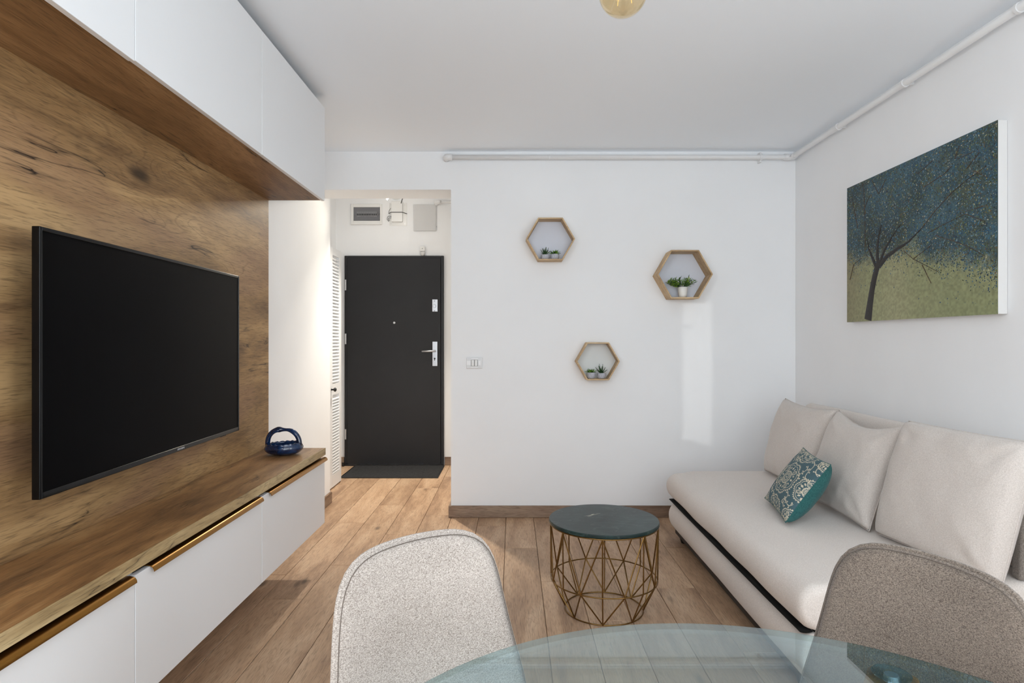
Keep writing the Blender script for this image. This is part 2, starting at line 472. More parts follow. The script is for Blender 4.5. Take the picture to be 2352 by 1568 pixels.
def side_wall(xa, xb, yend): return MB().box(xa, xb, YR - 0.2, WY0, 0, 2.8).box(xa, xb, WY1, yend, 0, 2.8).box(xa, xb, WY0, WY1, 0, WZ0).box(xa, xb, WY0, WY1, WZ1, 2.8)
struct('wall_left', left_wall(), WALL)
struct('wall_right', side_wall(XR, XR + 0.15, D), WALL)
struct('ceiling', MB().box(XL, XR, YR, D, ZC, 2.8), CEIL)
YD = 6.047                    # wall with the entrance door
struct('wall_hall_end', MB().box(-1.9, -0.1, YD, YD + 0.15, 0, 2.85), WALL)
struct('wall_hall_left', MB().box(-1.9, -1.74, 4.65, YD, 0, 2.85), WALL)
struct('wall_hall_right', MB().box(-0.36, -0.1, D + 0.268, YD, 0, 2.85), WALL)
struct('ceiling_hall', MB().box(-1.9, -0.1, D + 0.268, YD + 0.15, 2.72, 2.85), CEIL)
# wall behind the camera with two glazed openings
rw = MB()
rw.box(XL, -0.86, YR - 0.2, YR, 0, 2.8).box(1.46, XR, YR - 0.2, YR, 0, 2.8).box(-0.86, 1.46, YR - 0.2, YR, 2.44, 2.8)
struct('wall_front', rw, WALL)
def window(name, xa, xb, za, zb, mull):
    fr = MB()
    y0, y1 = YR - 0.14, YR - 0.07
    fr.box(xa, xa + 0.06, y0, y1, za, zb).box(xb - 0.06, xb, y0, y1, za, zb).box(xa + 0.06, xb - 0.06, y0, y1, zb - 0.06, zb).box(xa + 0.06, xb - 0.06, y0, y1, za, za + 0.06)
    for q in mull: fr.box(q - 0.05, q + 0.05, y0, y1, za + 0.06, zb - 0.06)
    o = struct(name, fr, WPLASTIC)
    ed = [xa + 0.06] + [e for q in mull for e in (q - 0.05, q + 0.05)] + [xb - 0.06]
    for i in range(0, len(ed), 2):
        MB().box(ed[i], ed[i + 1], YR - 0.115, YR - 0.095, za + 0.06, zb - 0.06).build('pane', WINGLASS, o)
window('window_1', -0.86, 1.46, 0.0, 2.44, [0.30])
def added_window(name, x0, x1, y0, y1, z0, z1, f=0.06):
    fr = MB().box(x0, x1, y0, y0 + f, z0, z1).box(x0, x1, y1 - f, y1, z0, z1).box(x0, x1, y0 + f, y1 - f, z0, z0 + f).box(x0, x1, y0 + f, y1 - f, z1 - f, z1)
    o = struct(name, fr, WPLASTIC); xm_ = (x0 + x1) / 2
    MB().box(xm_ - 0.01, xm_ + 0.01, y0 + f, y1 - f, z0 + f, z1 - f).build('pane', WINGLASS, o)
added_window('added_sun_slit', XL - 0.07, XL - 0.01, LY0, LY1, LZ0, LZ1, 0.03)  # slit added and placed to throw the sun patch on the back wall
added_window('added_fill_window', XR + 0.06, XR + 0.13, WY0, WY1, WZ0, WZ1)  # unseen, added to brighten the faces turned sideways
# unseen blocker added outside to keep the low sun off the rear window
struct('added_sun_blocker', MB().box(-1.15, -0.90, -5.3, YR - 0.2, -0.06, 4.0), WALL)

# floor: every board a piece of its own on a dark sub-floor
fl = struct('floor', MB().box(-1.9, XR + 0.15, YR - 0.2, YD + 0.15, -0.06, -0.011), GROOVE)
PW, PL, GAP = 0.1892, 1.22, 0.0011
ends = {-7: 4.43, -6: 4.128, -5: 4.57, -4: 3.88, -3: 4.31, -2: 3.52, -1: 4.056, 0: 3.624, 1: 3.119, 2: 2.686, 3: 3.332, 4: 3.042, 5: 3.63, 6: 2.95, 7: 3.40, 8: 2.80, 9: 3.2, 10: 3.7, -8: 4.0, -9: 4.4, -10: 3.8}
plank_mesh = {}
def plank_piece(xa, xb, ya, yb):
    w_, l_ = round(xb - xa, 4), round(yb - ya, 4)
    if l_ < 0.02 or w_ < 0.01: return
    k = (w_, l_)
    if k not in plank_mesh:
        b = MB(); a, c_, h = w_ / 2 - GAP, l_ / 2 - GAP, 0.0016
        b.add([(-a, -c_, -.011), (a, -c_, -.011), (a, c_, -.011), (-a, c_, -.011), (-a, -c_, -h), (a, -c_, -h), (a, c_, -h), (-a, c_, -h),
               (-a + h, -c_ + h, 0), (a - h, -c_ + h, 0), (a - h, c_ - h, 0), (-a + h, c_ - h, 0)],
              [(0, 1, 5, 4), (1, 2, 6, 5), (2, 3, 7, 6), (3, 0, 4, 7), (4, 5, 9, 8), (5, 6, 10, 9), (6, 7, 11, 10), (7, 4, 8, 11), (8, 9, 10, 11)])
        o = b.build('plank', FLOORWOOD, fl); plank_mesh[k] = o.data
    else:
        o = bpy.data.objects.new('plank', plank_mesh[k]); COL.objects.link(o); o.parent = fl
    o.location = ((xa + xb) / 2, (ya + yb) / 2, 0)
for k in range(-10, 11):
    xa, xb = -0.047 + k * PW, -0.047 + (k + 1) * PW
    xa, xb = max(xa, -1.74), min(xb, XR)
    if xb - xa < 0.02: continue
    y0 = YR
    cuts = []
    e = ends[k]
    q = e - PL * 6
    while q < YD:
        if q > y0: cuts.append(q)
        q += PL
    # boards run only where there is floor: room, opening, hall
    ymax = YD if xb < XO + 0.3 else D
    ymin = YR if xb > XL else 4.65
    cs = [ymin] + [q for q in cuts if ymin + 0.03 < q < ymax - 0.03] + [ymax]
    for a, b in zip(cs[:-1], cs[1:]): plank_piece(xa, xb, a, b)

# baseboards
def baseboard(name, x0, x1, y0, y1, mat):
    return struct(name, MB().box(x0, x1, y0, y1, 0.001, 0.081), mat, bevel=0.003)
baseboard('baseboard_back', XO - 0.016, XR, D - 0.016, D, BASEWOOD)
baseboard('baseboard_jamb', XO - 0.016, XO, D, D + 0.268, BASEWOOD_Y)
baseboard('baseboard_left', XL, XL + 0.016, YR, 4.65, BASEWOOD_Y)
baseboard('baseboard_right', XR - 0.016, XR, YR, D - 0.016, BASEWOOD_Y)
baseboard('baseboard_hall_left', -1.74, -1.652, YD - 0.016, YD, BASEWOOD)
baseboard('baseboard_hall_right', -0.668, -0.36, YD - 0.016, YD, BASEWOOD)

# ------------------------------------------------------------------ entrance door and hall fittings
door = thing('door', 'charcoal grey metal entrance door at the end of the hall', 'door', (-1.16, YD, 0))
door.name = 'door_1'; door['kind'] = 'structure'; del door['category']
dx0, dx1, dz1 = px(793, 0, YD).x, px(1020, 0, YD).x, px(0, 588, YD).z
fr = MB()
fr.box(dx0, dx0 + 0.03, YD - 0.03, YD, 0.0, dz1).box(dx1 - 0.03, dx1, YD - 0.03, YD, 0.0, dz1).box(dx0 + 0.03, dx1 - 0.03, YD - 0.03, YD, dz1 - 0.022, dz1)
fr.build('door_frame', FRAMEGREY, door, bevel=0.003)
leaf = boxo('door_leaf', DOORGREY, door, dx0 + 0.0305, dx1 - 0.0305, YD - 0.042, YD - 0.001, 0.018, dz1 - 0.0225, bevel=0.003)
boxo('threshold', FRAMEGREY, door, dx0, dx1, YD - 0.05, YD - 0.043, 0.0, 0.016)
for ya, yb in ((643, 667), (766, 790), (984, 1007)):
    za, zb = px(0, yb, YD).z, px(0, ya, YD).z
    MB().lathe([(0.009, za), (0.009, zb)], (dx0 + 0.014, YD - 0.04, 0), 10).build('hinge', STEEL, door, smooth=False)
yf = YD - 0.042
a, b = px(993, 715.5, yf), px(1005.3, 687.5, yf)
lp = boxo('lock_plate', STEEL, door, a.x, b.x, yf - 0.008, yf, a.z, b.z, bevel=0.002)
lc = px(998.5, 703, yf)
MB().lathe([(0.014, -0.022), (0.016, -0.018), (0.016, 0.0)], (lc.x, yf - 0.008, lc.z), 16, 'Y').build('lock_knob', STEEL, lp, smooth=False)
MB().lathe([(0.004, -0.003), (0.004, 0.0)], (lc.x, yf - 0.008, lc.z + 0.05), 8, 'Y').lathe([(0.004, -0.003), (0.004, 0.0)], (lc.x, yf - 0.008, lc.z - 0.045), 8, 'Y').build('screw', BLACKMATT, lp)
a, b = px(993.4, 840.4, yf), px(1004.8, 784.4, yf)
hp = boxo('handle_plate', STEEL, door, a.x, b.x, yf - 0.008, yf, a.z, b.z, bevel=0.002)
hc = px(1000, 805.5, yf)
MB().tube([(hc.x, yf - 0.008, hc.z), (hc.x, yf - 0.052, hc.z), (hc.x - 0.012, yf - 0.058, hc.z), (hc.x - 0.06, yf - 0.058, hc.z - 0.003), (hc.x - 0.125, yf - 0.056, hc.z - 0.004)], 0.0095, 10).build('lever', STEEL, hp, smooth=True)
kc = px(998.7, 823, yf)
MB().lathe([(0.008, -0.006), (0.008, 0.0)], (kc.x, yf - 0.008, kc.z), 12, 'Y').box(kc.x - 0.003, kc.x + 0.003, yf - 0.013, yf - 0.008, kc.z - 0.02, kc.z).build('keyhole', BLACKMATT, hp)
pc = px(905.5, 741, yf)
MB().lathe([(0.011, 0.0), (0.011, -0.004), (0.006, -0.006)], (pc.x, yf, pc.z), 14, 'Y').build('peephole', STEEL, door)

# doormat
mx0, mx1, my0, my1 = -1.535, -0.665, 5.463, 5.985
mt = thing('doormat', 'charcoal speckled doormat lying before the entrance door', 'doormat', (-1.1, 5.72, 0))
N1, N2 = 60, 36
P = [[(mx0 + (mx1 - mx0) * j / N1, my0 + (my1 - my0) * i / N2, 0.007 + 0.003 * R.random() if 0 < i < N2 and 0 < j < N1 else 0.002) for j in range(N1 + 1)] for i in range(N2 + 1)]
MB().grid(P).box(mx0, mx1, my0, my1, 0.0005, 0.003).build('pile', MATPILE, mt)
MB().tube([(mx0, my0, 0.005), (mx1, my0, 0.005), (mx1, my1, 0.005), (mx0, my1, 0.005)], 0.004, 6, closed=True).build('border', BLACKMATT, mt)

# louvred closet door on the left of the hall, every slat a piece
XC = -1.485
lv = thing('louvre_door', 'white louvred folding closet door beside the hall opening', 'door', (XC, 5.175, 0))
ya, yb, za, zb = 4.995, 5.333, 0.012, 1.988
MB().box(XC - 0.028, XC, ya, ya + 0.08, za, zb).build('stile', WHITE, lv, bevel=0.002)
MB().box(XC - 0.028, XC, yb - 0.058, yb, za, zb).build('stile', WHITE, lv, bevel=0.002)
zm = px(0, 893, 5.15).z
for r0, r1 in ((za, za + 0.10), (zm - 0.045, zm + 0.045), (zb - 0.06, zb)):
    MB().box(XC - 0.028, XC, ya + 0.08, yb - 0.058, r0, r1).build('rail', WHITE, lv)
slat_mesh = None
def slats(z0, z1, n):
    global slat_mesh
    for i in range(n):
        zc = z0 + (z1 - z0) * (i + 0.5) / n
        if slat_mesh is None:
            b = MB()
            b.hexa([(-0.020, -0.0995, 0.016), (-0.015, -0.0995, 0.018), (-0.015, 0.0995, 0.018), (-0.020, 0.0995, 0.016), ][:0] or
                   [(-0.026, -0.0995, 0.007), (-0.001, -0.0995, -0.016), (-0.001, 0.0995, -0.016), (-0.026, 0.0995, 0.007),
                    (-0.026, -0.0995, 0.013), (-0.001, -0.0995, -0.010), (-0.001, 0.0995, -0.010), (-0.026, 0.0995, 0.013)])
            o = b.build('slat', WHITE, lv, local=True); slat_mesh = o.data
        else:
            o = bpy.data.objects.new('slat', slat_mesh); COL.objects.link(o); o.parent = lv
        o.location = (0, (ya + 0.08 + yb - 0.058) / 2 - 5.175, zc)
slats(zm + 0.06, zb - 0.065, 38)
slats(za + 0.11, zm - 0.06, 26)
kz = px(0, 896, 4.97).z
MB().lathe([(0.008, 0.0), (0.006, 0.018), (0.016, 0.026), (0.018, 0.034), (0.010, 0.042)], (XC, 5.035, kz), 14, 'X').build('knob', BLACKMATT, lv, smooth=True)
MB().box(XC - 0.02, XC - 0.008, ya + 0.01, ya + 0.03, 0.001, za).box(XC - 0.02, XC - 0.008, yb - 0.03, yb - 0.01, 0.001, za).build('pivot', BLACKMATT, lv)

# little black door stop
ds = thing('door_stop', 'tiny black double door stop on the floor left of the entrance door', 'door stop', (-1.665, 5.99, 0))
for q in (-0.012, 0.02):
    MB().lathe([(0.012, 0.0005), (0.012, 0.018), (0.007, 0.024), (0.012, 0.03), (0.012, 0.036)], (-1.668 + q, 5.98, 0), 12).build('rubber_stop', BLACKMATT, ds, smooth=True)

# breaker panel, junction box, access cover, motion detector above the door
def rect(xa, ya_, xb, yb_, d):
    p, q = px(xa, yb_, d), px(xb, ya_, d); return p.x, q.x, p.z, q.z
yw = YD
bp = thing('breaker_panel', 'white flush breaker panel with smoked window above the entrance door', 'breaker panel', (-1.43, YD, 2.4))
X0, X1, Z0, Z1 = rect(807.3, 469, 877.8, 516.3, yw)
A0, A1, B0, B1 = rect(813, 476.5, 873.7, 507.8, yw)
q = MB(); yq = yw - 0.02
q.box(X0, A0, yq, yw, Z0, Z1).box(A1, X1, yq, yw, Z0, Z1).box(A0, A1, yq, yw, Z0, B0).box(A0, A1, yq, yw, B1, Z1)
q.build('frame', WPLASTIC, bp, bevel=0.002)
boxo('backplate', plain('mid_grey_plastic', (176, 176, 178), 0.6), bp, A0, A1, yw - 0.004, yw, B0, B1)
for i in range(12):
    xa = A0 + 0.03 + i * (A1 - A0 - 0.06) / 12
    bk = boxo('breaker', plain('breaker_grey', (205, 205, 206), 0.5) if i == 0 else bpy.data.materials['breaker_grey'], bp, xa, xa + (A1 - A0 - 0.06) / 12 - 0.002, yw - 0.011, yw - 0.004, (B0 + B1) / 2 - 0.026, (B0 + B1) / 2 + 0.026)
    boxo('toggle', BLACKMATT, bk, xa + 0.003, xa + 0.011, yw - 0.015, yw - 0.011, (B0 + B1) / 2 - 0.012, (B0 + B1) / 2 + 0.004)
boxo('smoked_window', SMOKE, bp, A0 + 0.001, A1 - 0.001, yw - 0.0185, yw - 0.016, B0 + 0.001, B1 - 0.001, label='smoked grey see-through window')
lx = px(871.5, 492, yw)
MB().lathe([(0.012, -0.004), (0.012, 0)], (lx.x - 0.006, yw - 0.0185, lx.z), 14, 'Y').build('latch', plain('grey_latch', (96, 96, 98), 0.5), bp)

jb = thing('junction_box', 'white router box strapped on a wall plate above the entrance door', 'junction box', (-1.17, YD, 2.4))
X0, X1, Z0, Z1 = rect(894.5, 466, 934.5, 518.3, yw)
pl_ = boxo('wall_plate', WPLASTIC, jb, X0, X1, yw - 0.004, yw, Z0, Z1, bevel=0.002)
sc = MB()
for sx in (X0 + 0.016, X1 - 0.02):
    for sz in (Z0 + 0.02, Z1 - 0.02): sc.lathe([(0.003, -0.002), (0.003, 0)], (sx, yw - 0.004, sz), 8, 'Y')
sc.build('screw', STEEL, pl_, kind='stuff')
X0, X1, Z0, Z1 = rect(898.8, 462, 924, 509, yw - 0.03)
boxo('box_body', WPLASTIC, jb, X0, X1, yw - 0.035, yw - 0.004, Z0, Z1, bevel=0.003)
p1, p2 = px(893.2, 490.5, yw), px(935, 491, yw)
zt = px(0, 489, yw).z
MB().tube([(p1.x, yw - 0.004, p1.z), (X0 - 0.001, yw - 0.038, zt), (X1 + 0.001, yw - 0.038, zt), (p2.x, yw - 0.004, p2.z)], 0.003, 6).build('strap', BLACKMATT, jb, smooth=True)
c1, c2 = px(893, 496, yw - 0.02), px(893, 499.5, yw - 0.02)
cb = MB()
for p in (c1, c2): cb.tube([(X0, yw - 0.02, p.z), (X0 - 0.022, yw - 0.02, p.z)], 0.0055, 8)
cb.build('plug', STEEL, jb)
cb = MB()
cb.tube([(X0 - 0.022, yw - 0.02, c1.z), (X0 - 0.038, yw - 0.02, c1.z - 0.006), (X0 - 0.044, yw - 0.016, c1.z - 0.03), (X0 - 0.03, yw - 0.006, c1.z - 0.05)], 0.003, 6)
cb.tube([(X0 - 0.022, yw - 0.02, c2.z), (X0 - 0.030, yw - 0.02, c2.z - 0.01), (X0 - 0.024, yw - 0.008, c2.z - 0.03)], 0.003, 6)
cb.tube([(p1.x, yw - 0.006, p1.z), (p1.x + 0.004, yw - 0.006, p1.z + 0.03), (p1.x + 0.02, yw - 0.006, p1.z + 0.052)], 0.0025, 6)
cb.build('cable', plain('grey_cable', (130, 130, 130), 0.5), jb, smooth=True)

X0, X1, Z0, Z1 = rect(950.3, 470.4, 1002, 530.6, yw)
ac = thing('access_cover', 'plain pale grey square access cover right of the junction box', 'access cover', ((X0 + X1) / 2, YD, Z0))
boxo('cover', plain('pale_grey_paint', (204, 204, 204), 0.6), ac, X0, X1, yw - 0.018, yw, Z0, Z1, bevel=0.003)
boxo('catch', STEEL, ac, X1, X1 + 0.005, yw - 0.012, yw, Z0 + 0.04, Z0 + 0.05)

pc = px(971.3, 577, yw)
pir = thing('motion_detector', 'small white motion detector just above the entrance door frame', 'sensor', (pc.x, YD, pc.z))
MB().box(pc.x - 0.027, pc.x + 0.027, yw - 0.036, yw, pc.z - 0.006, pc.z + 0.045).build('housing', WPLASTIC, pir, bevel=0.012, seg=4)
MB().lathe([(0.004, -0.042), (0.016, -0.037), (0.0245, -0.022), (0.027, 0.0)], (pc.x, yw - 0.016, pc.z), 18).build('lens', plain('milky_lens', (206, 206, 204), 0.3), pir, smooth=True)
for v_ in pir.children[-1].data.vertices: v_.co.z += -0.008
boxo('led', BLACKMATT, pir, pc.x - 0.003, pc.x + 0.003, yw - 0.0375, yw - 0.036, pc.z + 0.018, pc.z + 0.024)

# bulb hanging in the hall
hb = thing('hall_bulb', 'lit bare bulb hanging from the hall ceiling behind the lintel', 'ceiling light', (-1.12, 5.5, 2.72))
MB().lathe([(0.045, 2.69), (0.045, 2.72)], (-1.12, 5.5, 0), 20).build('rose', WPLASTIC, hb, smooth=False)
MB().tube([(-1.12, 5.5, 2.69), (-1.12, 5.5, 2.58)], 0.004, 8).build('cord', BLACKMATT, hb)
MB().lathe([(0.016, 2.535), (0.019, 2.55), (0.019, 2.58), (0.008, 2.59)], (-1.12, 5.5, 0), 16).build('socket', BLACKMATT, hb)
MB().tube([(-1.12 - 0.012, 5.5, 2.50), (-1.12, 5.49, 2.475), (-1.12 + 0.012, 5.5, 2.50)], 0.006, 8).build('filament', GLOW, hb, smooth=True, label='glowing filament')
for c_ in hb.children[-1:]: pass
# second, unlit fitting beside it with a tilted black tube
h2 = thing('glass_bulb', 'unlit clear glass bulb with a dark tilted stem beside the lit hall bulb', 'ceiling light', (-1.045, 5.5, 2.72))
MB().lathe([(0.002, -0.05), (0.024, -0.046), (0.043, -0.030), (0.052, -0.006), (0.048, 0.02), (0.034, 0.045), (0.018, 0.062)], (-1.045, 5.5, 2.524), 24, capt=False).build('globe', CLEARBULB, h2, smooth=True)
MB().lathe([(0.018, 2.585), (0.018, 2.63)], (-1.045, 5.5, 0), 16).tube([(-1.045, 5.5, 2.63), (-1.045, 5.5, 2.72)], 0.004, 8).build('socket', BLACKMATT, h2)
p, q = px(923.5, 458, 5.6), px(921.0, 467, 5.6)
MB().tube([(p.x + 0.02, 5.6, p.z + 0.06), (q.x, 5.6, q.z)], 0.004, 8).tube([(p.x + 0.02, 5.6, p.z + 0.06), (-1.045, 5.5, 2.72)], 0.003, 8).build('stem', BLACKMATT, h2)

# pipe stub in the hall
p, q = px(1001, 465, 5.98), px(1060, 465, 5.98)
hp_ = thing('hall_pipe', 'short white pipe with elbow on the hall end wall near the ceiling', 'pipe', (q.x, 5.98, p.z))
MB().tube([(-0.36, 5.98, p.z + 0.005), (p.x + 0.03, 5.98, p.z + 0.005)], 0.014, 14).build('pipe', PIPEWHITE, hp_, smooth=True)
MB().tube([(p.x + 0.05, 5.98, p.z + 0.005), (p.x + 0.02, 5.98, p.z + 0.005), (p.x + 0.008, 5.985, p.z + 0.004), (p.x, 6.0, p.z), (p.x, YD, p.z)], 0.02, 14).build('elbow', PIPEWHITE, hp_, smooth=True)

# ------------------------------------------------------------------ heating pipe under the ceiling
zp = 2.476; yp = D - 0.042; xp = XR - 0.042
hpipe = thing('heating_pipe', 'white heating pipe running along the back wall and right wall under the ceiling', 'pipe', (0.8, yp, zp))
xs = px(1024, 0, yp).x
MB().tube([(xs + 0.012, yp, zp), (xp - 0.03, yp, zp), (xp - 0.012, yp - 0.004, zp), (xp - 0.003, yp - 0.013, zp), (xp, yp - 0.03, zp), (xp, YR, zp)], 0.0165, 18).build('pipe', PIPEWHITE, hpipe, smooth=True)
MB().tube([(xs + 0.045, yp, zp), (xs + 0.018, yp, zp), (xs + 0.004, yp + 0.004, zp), (xs, yp + 0.018, zp), (xs, D, zp)], 0.0225, 18).build('end_elbow', PIPEWHITE, hpipe, smooth=True)
MB().tube([(xp - 0.055, yp, zp), (xp - 0.03, yp, zp), (xp - 0.012, yp - 0.004, zp), (xp - 0.003, yp - 0.013, zp), (xp, yp - 0.03, zp), (xp, yp - 0.055, zp)], 0.0215, 18).build('corner_elbow', PIPEWHITE, hpipe, smooth=True)
xb_ = px(1747, 0, yp).x
MB().tube([(xb_ - 0.008, yp, zp), (xb_ + 0.008, yp, zp)], 0.0225, 16).box(xb_ - 0.006, xb_ + 0.006, yp, D, zp - 0.034, zp + 0.034).build('clip', PIPEWHITE, hpipe)
for xpix in (1926, 2078, 2341):
    yc = xp * F / (xpix - CX)
    MB().tube([(xp, yc - 0.007, zp), (xp, yc + 0.007, zp)], 0.0215, 16).box(xp, XR, yc - 0.006, yc + 0.006, zp - 0.008, zp + 0.008).build('clip', PIPEWHITE, hpipe)
for xpix in (1262, 1452):
    xq = px(xpix, 0, yp).x
    MB().tube([(xq - 0.004, yp, zp), (xq + 0.004, yp, zp)], 0.0175, 16).build('joint', PIPEWHITE, hpipe)

# ------------------------------------------------------------------ light switch
X0, X1, Z0, Z1 = rect(1071.5, 820.5, 1108.5, 846, D)
sw = thing('light_switch', 'white double light switch on the back wall right of the opening', 'light switch', ((X0 + X1) / 2, D, Z0))
boxo('plate', plain('clear_grey_plate', (214, 214, 214), 0.25), sw, X0, X1, D - 0.008, D, Z0, Z1, bevel=0.003)
xm, zm_ = (X0 + X1) / 2, (Z0 + Z1) / 2
boxo('insert', WHITE_EDGE, sw, xm - 0.024, xm + 0.024, D - 0.010, D - 0.008, zm_ - 0.031, zm_ + 0.031)
boxo('side_insert', WHITE_EDGE, sw, X0 + 0.002, xm - 0.026, D - 0.0095, D - 0.008, zm_ - 0.015, zm_ + 0.015)
boxo('side_insert', WHITE_EDGE, sw, xm + 0.027, xm + 0.042, D - 0.0095, D - 0.008, zm_ - 0.015, zm_ + 0.015)
boxo('surround', plain('grey_gap', (140, 140, 140), 0.6), sw, xm - 0.024, xm + 0.024, D - 0.0108, D - 0.010, zm_ - 0.023, zm_ + 0.023)
for q in (-1, 1):
    boxo('rocker', WPLASTIC, sw, xm + q * 0.0115 - 0.0092, xm + q * 0.0115 + 0.0092, D - 0.0145, D - 0.0108, zm_ - 0.0205, zm_ + 0.0205, bevel=0.002)

# ------------------------------------------------------------------ media furniture along the left wall
YE = 3.3231; XF = -1.0144
SE = [YE, 2.4913, 1.6547, 0.818]
ZB, ZT, ZTOP = 0.240, 0.6053, 0.6421
ZU0, ZU1 = 1.9761, 2.474
XP = -1.3178
wp = MB().box(XL, XP, 0.40, YE, ZTOP, ZU0).build('wall_board', PANELWOOD)
tag(wp, 'tall brown oak board on the wall behind the television', 'wall panel')
ct = thing('worktop', 'long oak worktop over the white floating cabinets', 'worktop', (XF, 1.9, ZT))
MB().box(XL, -1.0117, 0.40, YE, ZT, ZTOP - 0.0006).build('slab', TOPWOOD, ct)
MB().box(-1.0117, -1.0100, 0.40, YE, ZT, ZTOP).build('edge_band', EDGEWOOD, ct, label='paler oak edge band')
lowlabels = ['white floating low cabinet at the far end below the blue ceramic basket', 'white floating low cabinet in the middle of the row', 'white floating low cabinet nearest the camera']
uplabels = ['white wall cabinet at the far end under the ceiling', 'white wall cabinet in the middle of the upper row', 'white wall cabinet nearest the camera under the ceiling']
for i in range(3):
    y1_, y0_ = SE[i], SE[i + 1]
    cbt = thing('low_cabinet', lowlabels[i], 'cabinet', (-1.2, (y0_ + y1_) / 2, ZB), group='floating low cabinets')
    b = MB(); xb0, xb1 = XL, XF - 0.0205
    b.box(xb0, xb1, y0_ + 0.0005, y0_ + 0.018, ZB + 0.002, ZT - 0.001).box(xb0, xb1, y1_ - 0.018, y1_ - 0.0005, ZB + 0.002, ZT - 0.001)
    b.box(xb0, xb1, y0_ + 0.018, y1_ - 0.018, ZB + 0.002, ZB + 0.02).box(xb0, xb0 + 0.01, y0_ + 0.018, y1_ - 0.018, ZB + 0.02, ZT - 0.001)
    b.build('body', WHITE, cbt)
    dr = MB().box(XF - 0.018, XF, y0_ + 0.0018, y1_ - 0.0018, ZB, ZT - 0.016).build('door', WHITE, cbt, bevel=0.0015)
    # curved grip profile along the top edge of the door
    ha, hbb = y0_ + 0.066, y1_ - 0.014
    if i == 0: hbb = y1_ + 0.004
    prof = []
    top = ZT - 0.012
    outer = [(XF - 0.018, top), (XF - 0.004, top), (XF + 0.004, top - 0.0015), (XF + 0.010, top - 0.005), (XF + 0.0135, top - 0.011), (XF + 0.0145, top - 0.017)]
    inner = [(x - 0.0022, z - 0.0022) for x, z in outer[::-1]]
    hb_ = MB().prism(outer + inner, ha, hbb).build('handle', GOLD, dr, label='curved gold grip profile')
    smooth_by_angle(hb_, 0.7)
    uc = thing('wall_cabinet', uplabels[i], 'cabinet', (-1.2, (y0_ + y1_) / 2, ZU0), group='upper wall cabinets')
    dz = 0.0 if i < 2 else 0.003
    b = MB()
    b.box(XL, XF - 0.0205, y0_ + 0.0005, y1_ - 0.0005, ZU0 + 0.012, ZU1 - 0.008)
    b.build('body', WHITE, uc)
    boxo('top_board', GAPDARK, uc, XL, XF - 0.0205, y0_ + 0.0005, y1_ - 0.0005, ZU1 - 0.008, ZU1 - 0.001, label='top board darkened for the ceiling gap shadow')
    MB().box(XF - 0.018, XF, y0_ + 0.0018, y1_ - 0.0018, ZU0 - 0.004 - dz, ZU1).build('door', WHITE, uc, bevel=0.0015)
sf = tag(MB().box(XL, XF - 0.0225, 0.40, YE, ZU0, ZU0 + 0.0105).build('soffit_board', SOFFITWOOD), 'dark oak board along the underside of the wall cabinets', 'soffit board')

# television
tv = thing('television', 'large black flat television mounted on the oak wall board', 'television', (-1.3, 2.2, 0.806))
na, fa = (1.5683, -1.2044), (2.7908, -1.2388)          # (y, x) of the near and far end of its front
tdir = Vector((fa[1] - na[1], fa[0] - na[0], 0)); tlen = tdir.length; tdir.normalize(); tn = Vector((tdir.y, -tdir.x, 0))
zt0, zt1 = 0.8140, 1.5121
def tvp(s, z, n): 
    p = Vector((na[1], na[0], 0)) + tdir * s + tn * n; return (p.x, p.y, z)
def tvbox(b, s0, s1, z0, z1, n0, n1):
    return b.hexa([tvp(s0, z0, n0), tvp(s1, z0, n0), tvp(s1, z0, n1), tvp(s0, z0, n1), tvp(s0, z1, n0), tvp(s1, z1, n0), tvp(s1, z1, n1), tvp(s0, z1, n1)])
b = MB()
tvbox(b, 0, 0.011, zt0, zt1, -0.021, 0)
tvbox(b, tlen - 0.011, tlen, zt0, zt1, -0.021, 0)
tvbox(b, 0.011, tlen - 0.011, zt1 - 0.011, zt1, -0.021, 0)
tvbox(b, 0.011, tlen - 0.011, zt0, zt0 + 0.017, -0.021, 0)
b.build('bezel', BLACKGLOSS, tv, bevel=0.002)
tvbox(MB(), 0.011, tlen - 0.011, zt0 + 0.017, zt1 - 0.011, -0.0205, -0.003).build('screen', SCREEN, tv)
tvbox(MB(), 0.10, tlen - 0.10, zt0 + 0.05, zt1 - 0.12, -0.055, -0.0205).build('back_shell', BLACKMATT, tv)
tvbox(MB(), tlen * 0.35, tlen * 0.65, 1.0, 1.3, -0.075, -0.05).build('wall_mount', BLACKMATT, tv)
# maker's wordmark in small silver letters on the lower bezel
def letter(b, rows, s, z, w_, h_):
    nr, nc = len(rows), len(rows[0])
    for r, row in enumerate(rows):
        for c_, ch in enumerate(row):
            if ch == '#':
                tvbox(b, s + w_ * c_ / nc, s + w_ * (c_ + 1) / nc, z + h_ * (nr - 1 - r) / nr, z + h_ * (nr - r) / nr, 0.0, 0.0004)
L5 = {'S': ['.##', '#..', '.#.', '..#', '##.'], 'A': ['.#.', '#.#', '###', '#.#', '#.#'], 'M': ['#...#', '##.##', '#.#.#', '#...#', '#...#'], 'U': ['#.#', '#.#', '#.#', '#.#', '###'], 'N': ['#..#', '##.#', '#.##', '#..#', '#..#'], 'G': ['.##', '#..', '#.#', '#.#', '.##']}
b = MB(); s_ = tlen * 0.555
for ch in 'SAMSUNG':
    ww = 0.0052 if len(L5[ch][0]) == 3 else 0.0068
    letter(b, L5[ch], s_, zt0 + 0.0055, ww, 0.0065); s_ += ww + 0.0018
b.build('wordmark', STEEL, tv, label='small silver lettering')
tvbox(MB(), tlen - 0.16, tlen - 0.11, zt0 - 0.006, zt0, -0.03, -0.012).build('receiver', BLACKMATT, tv)

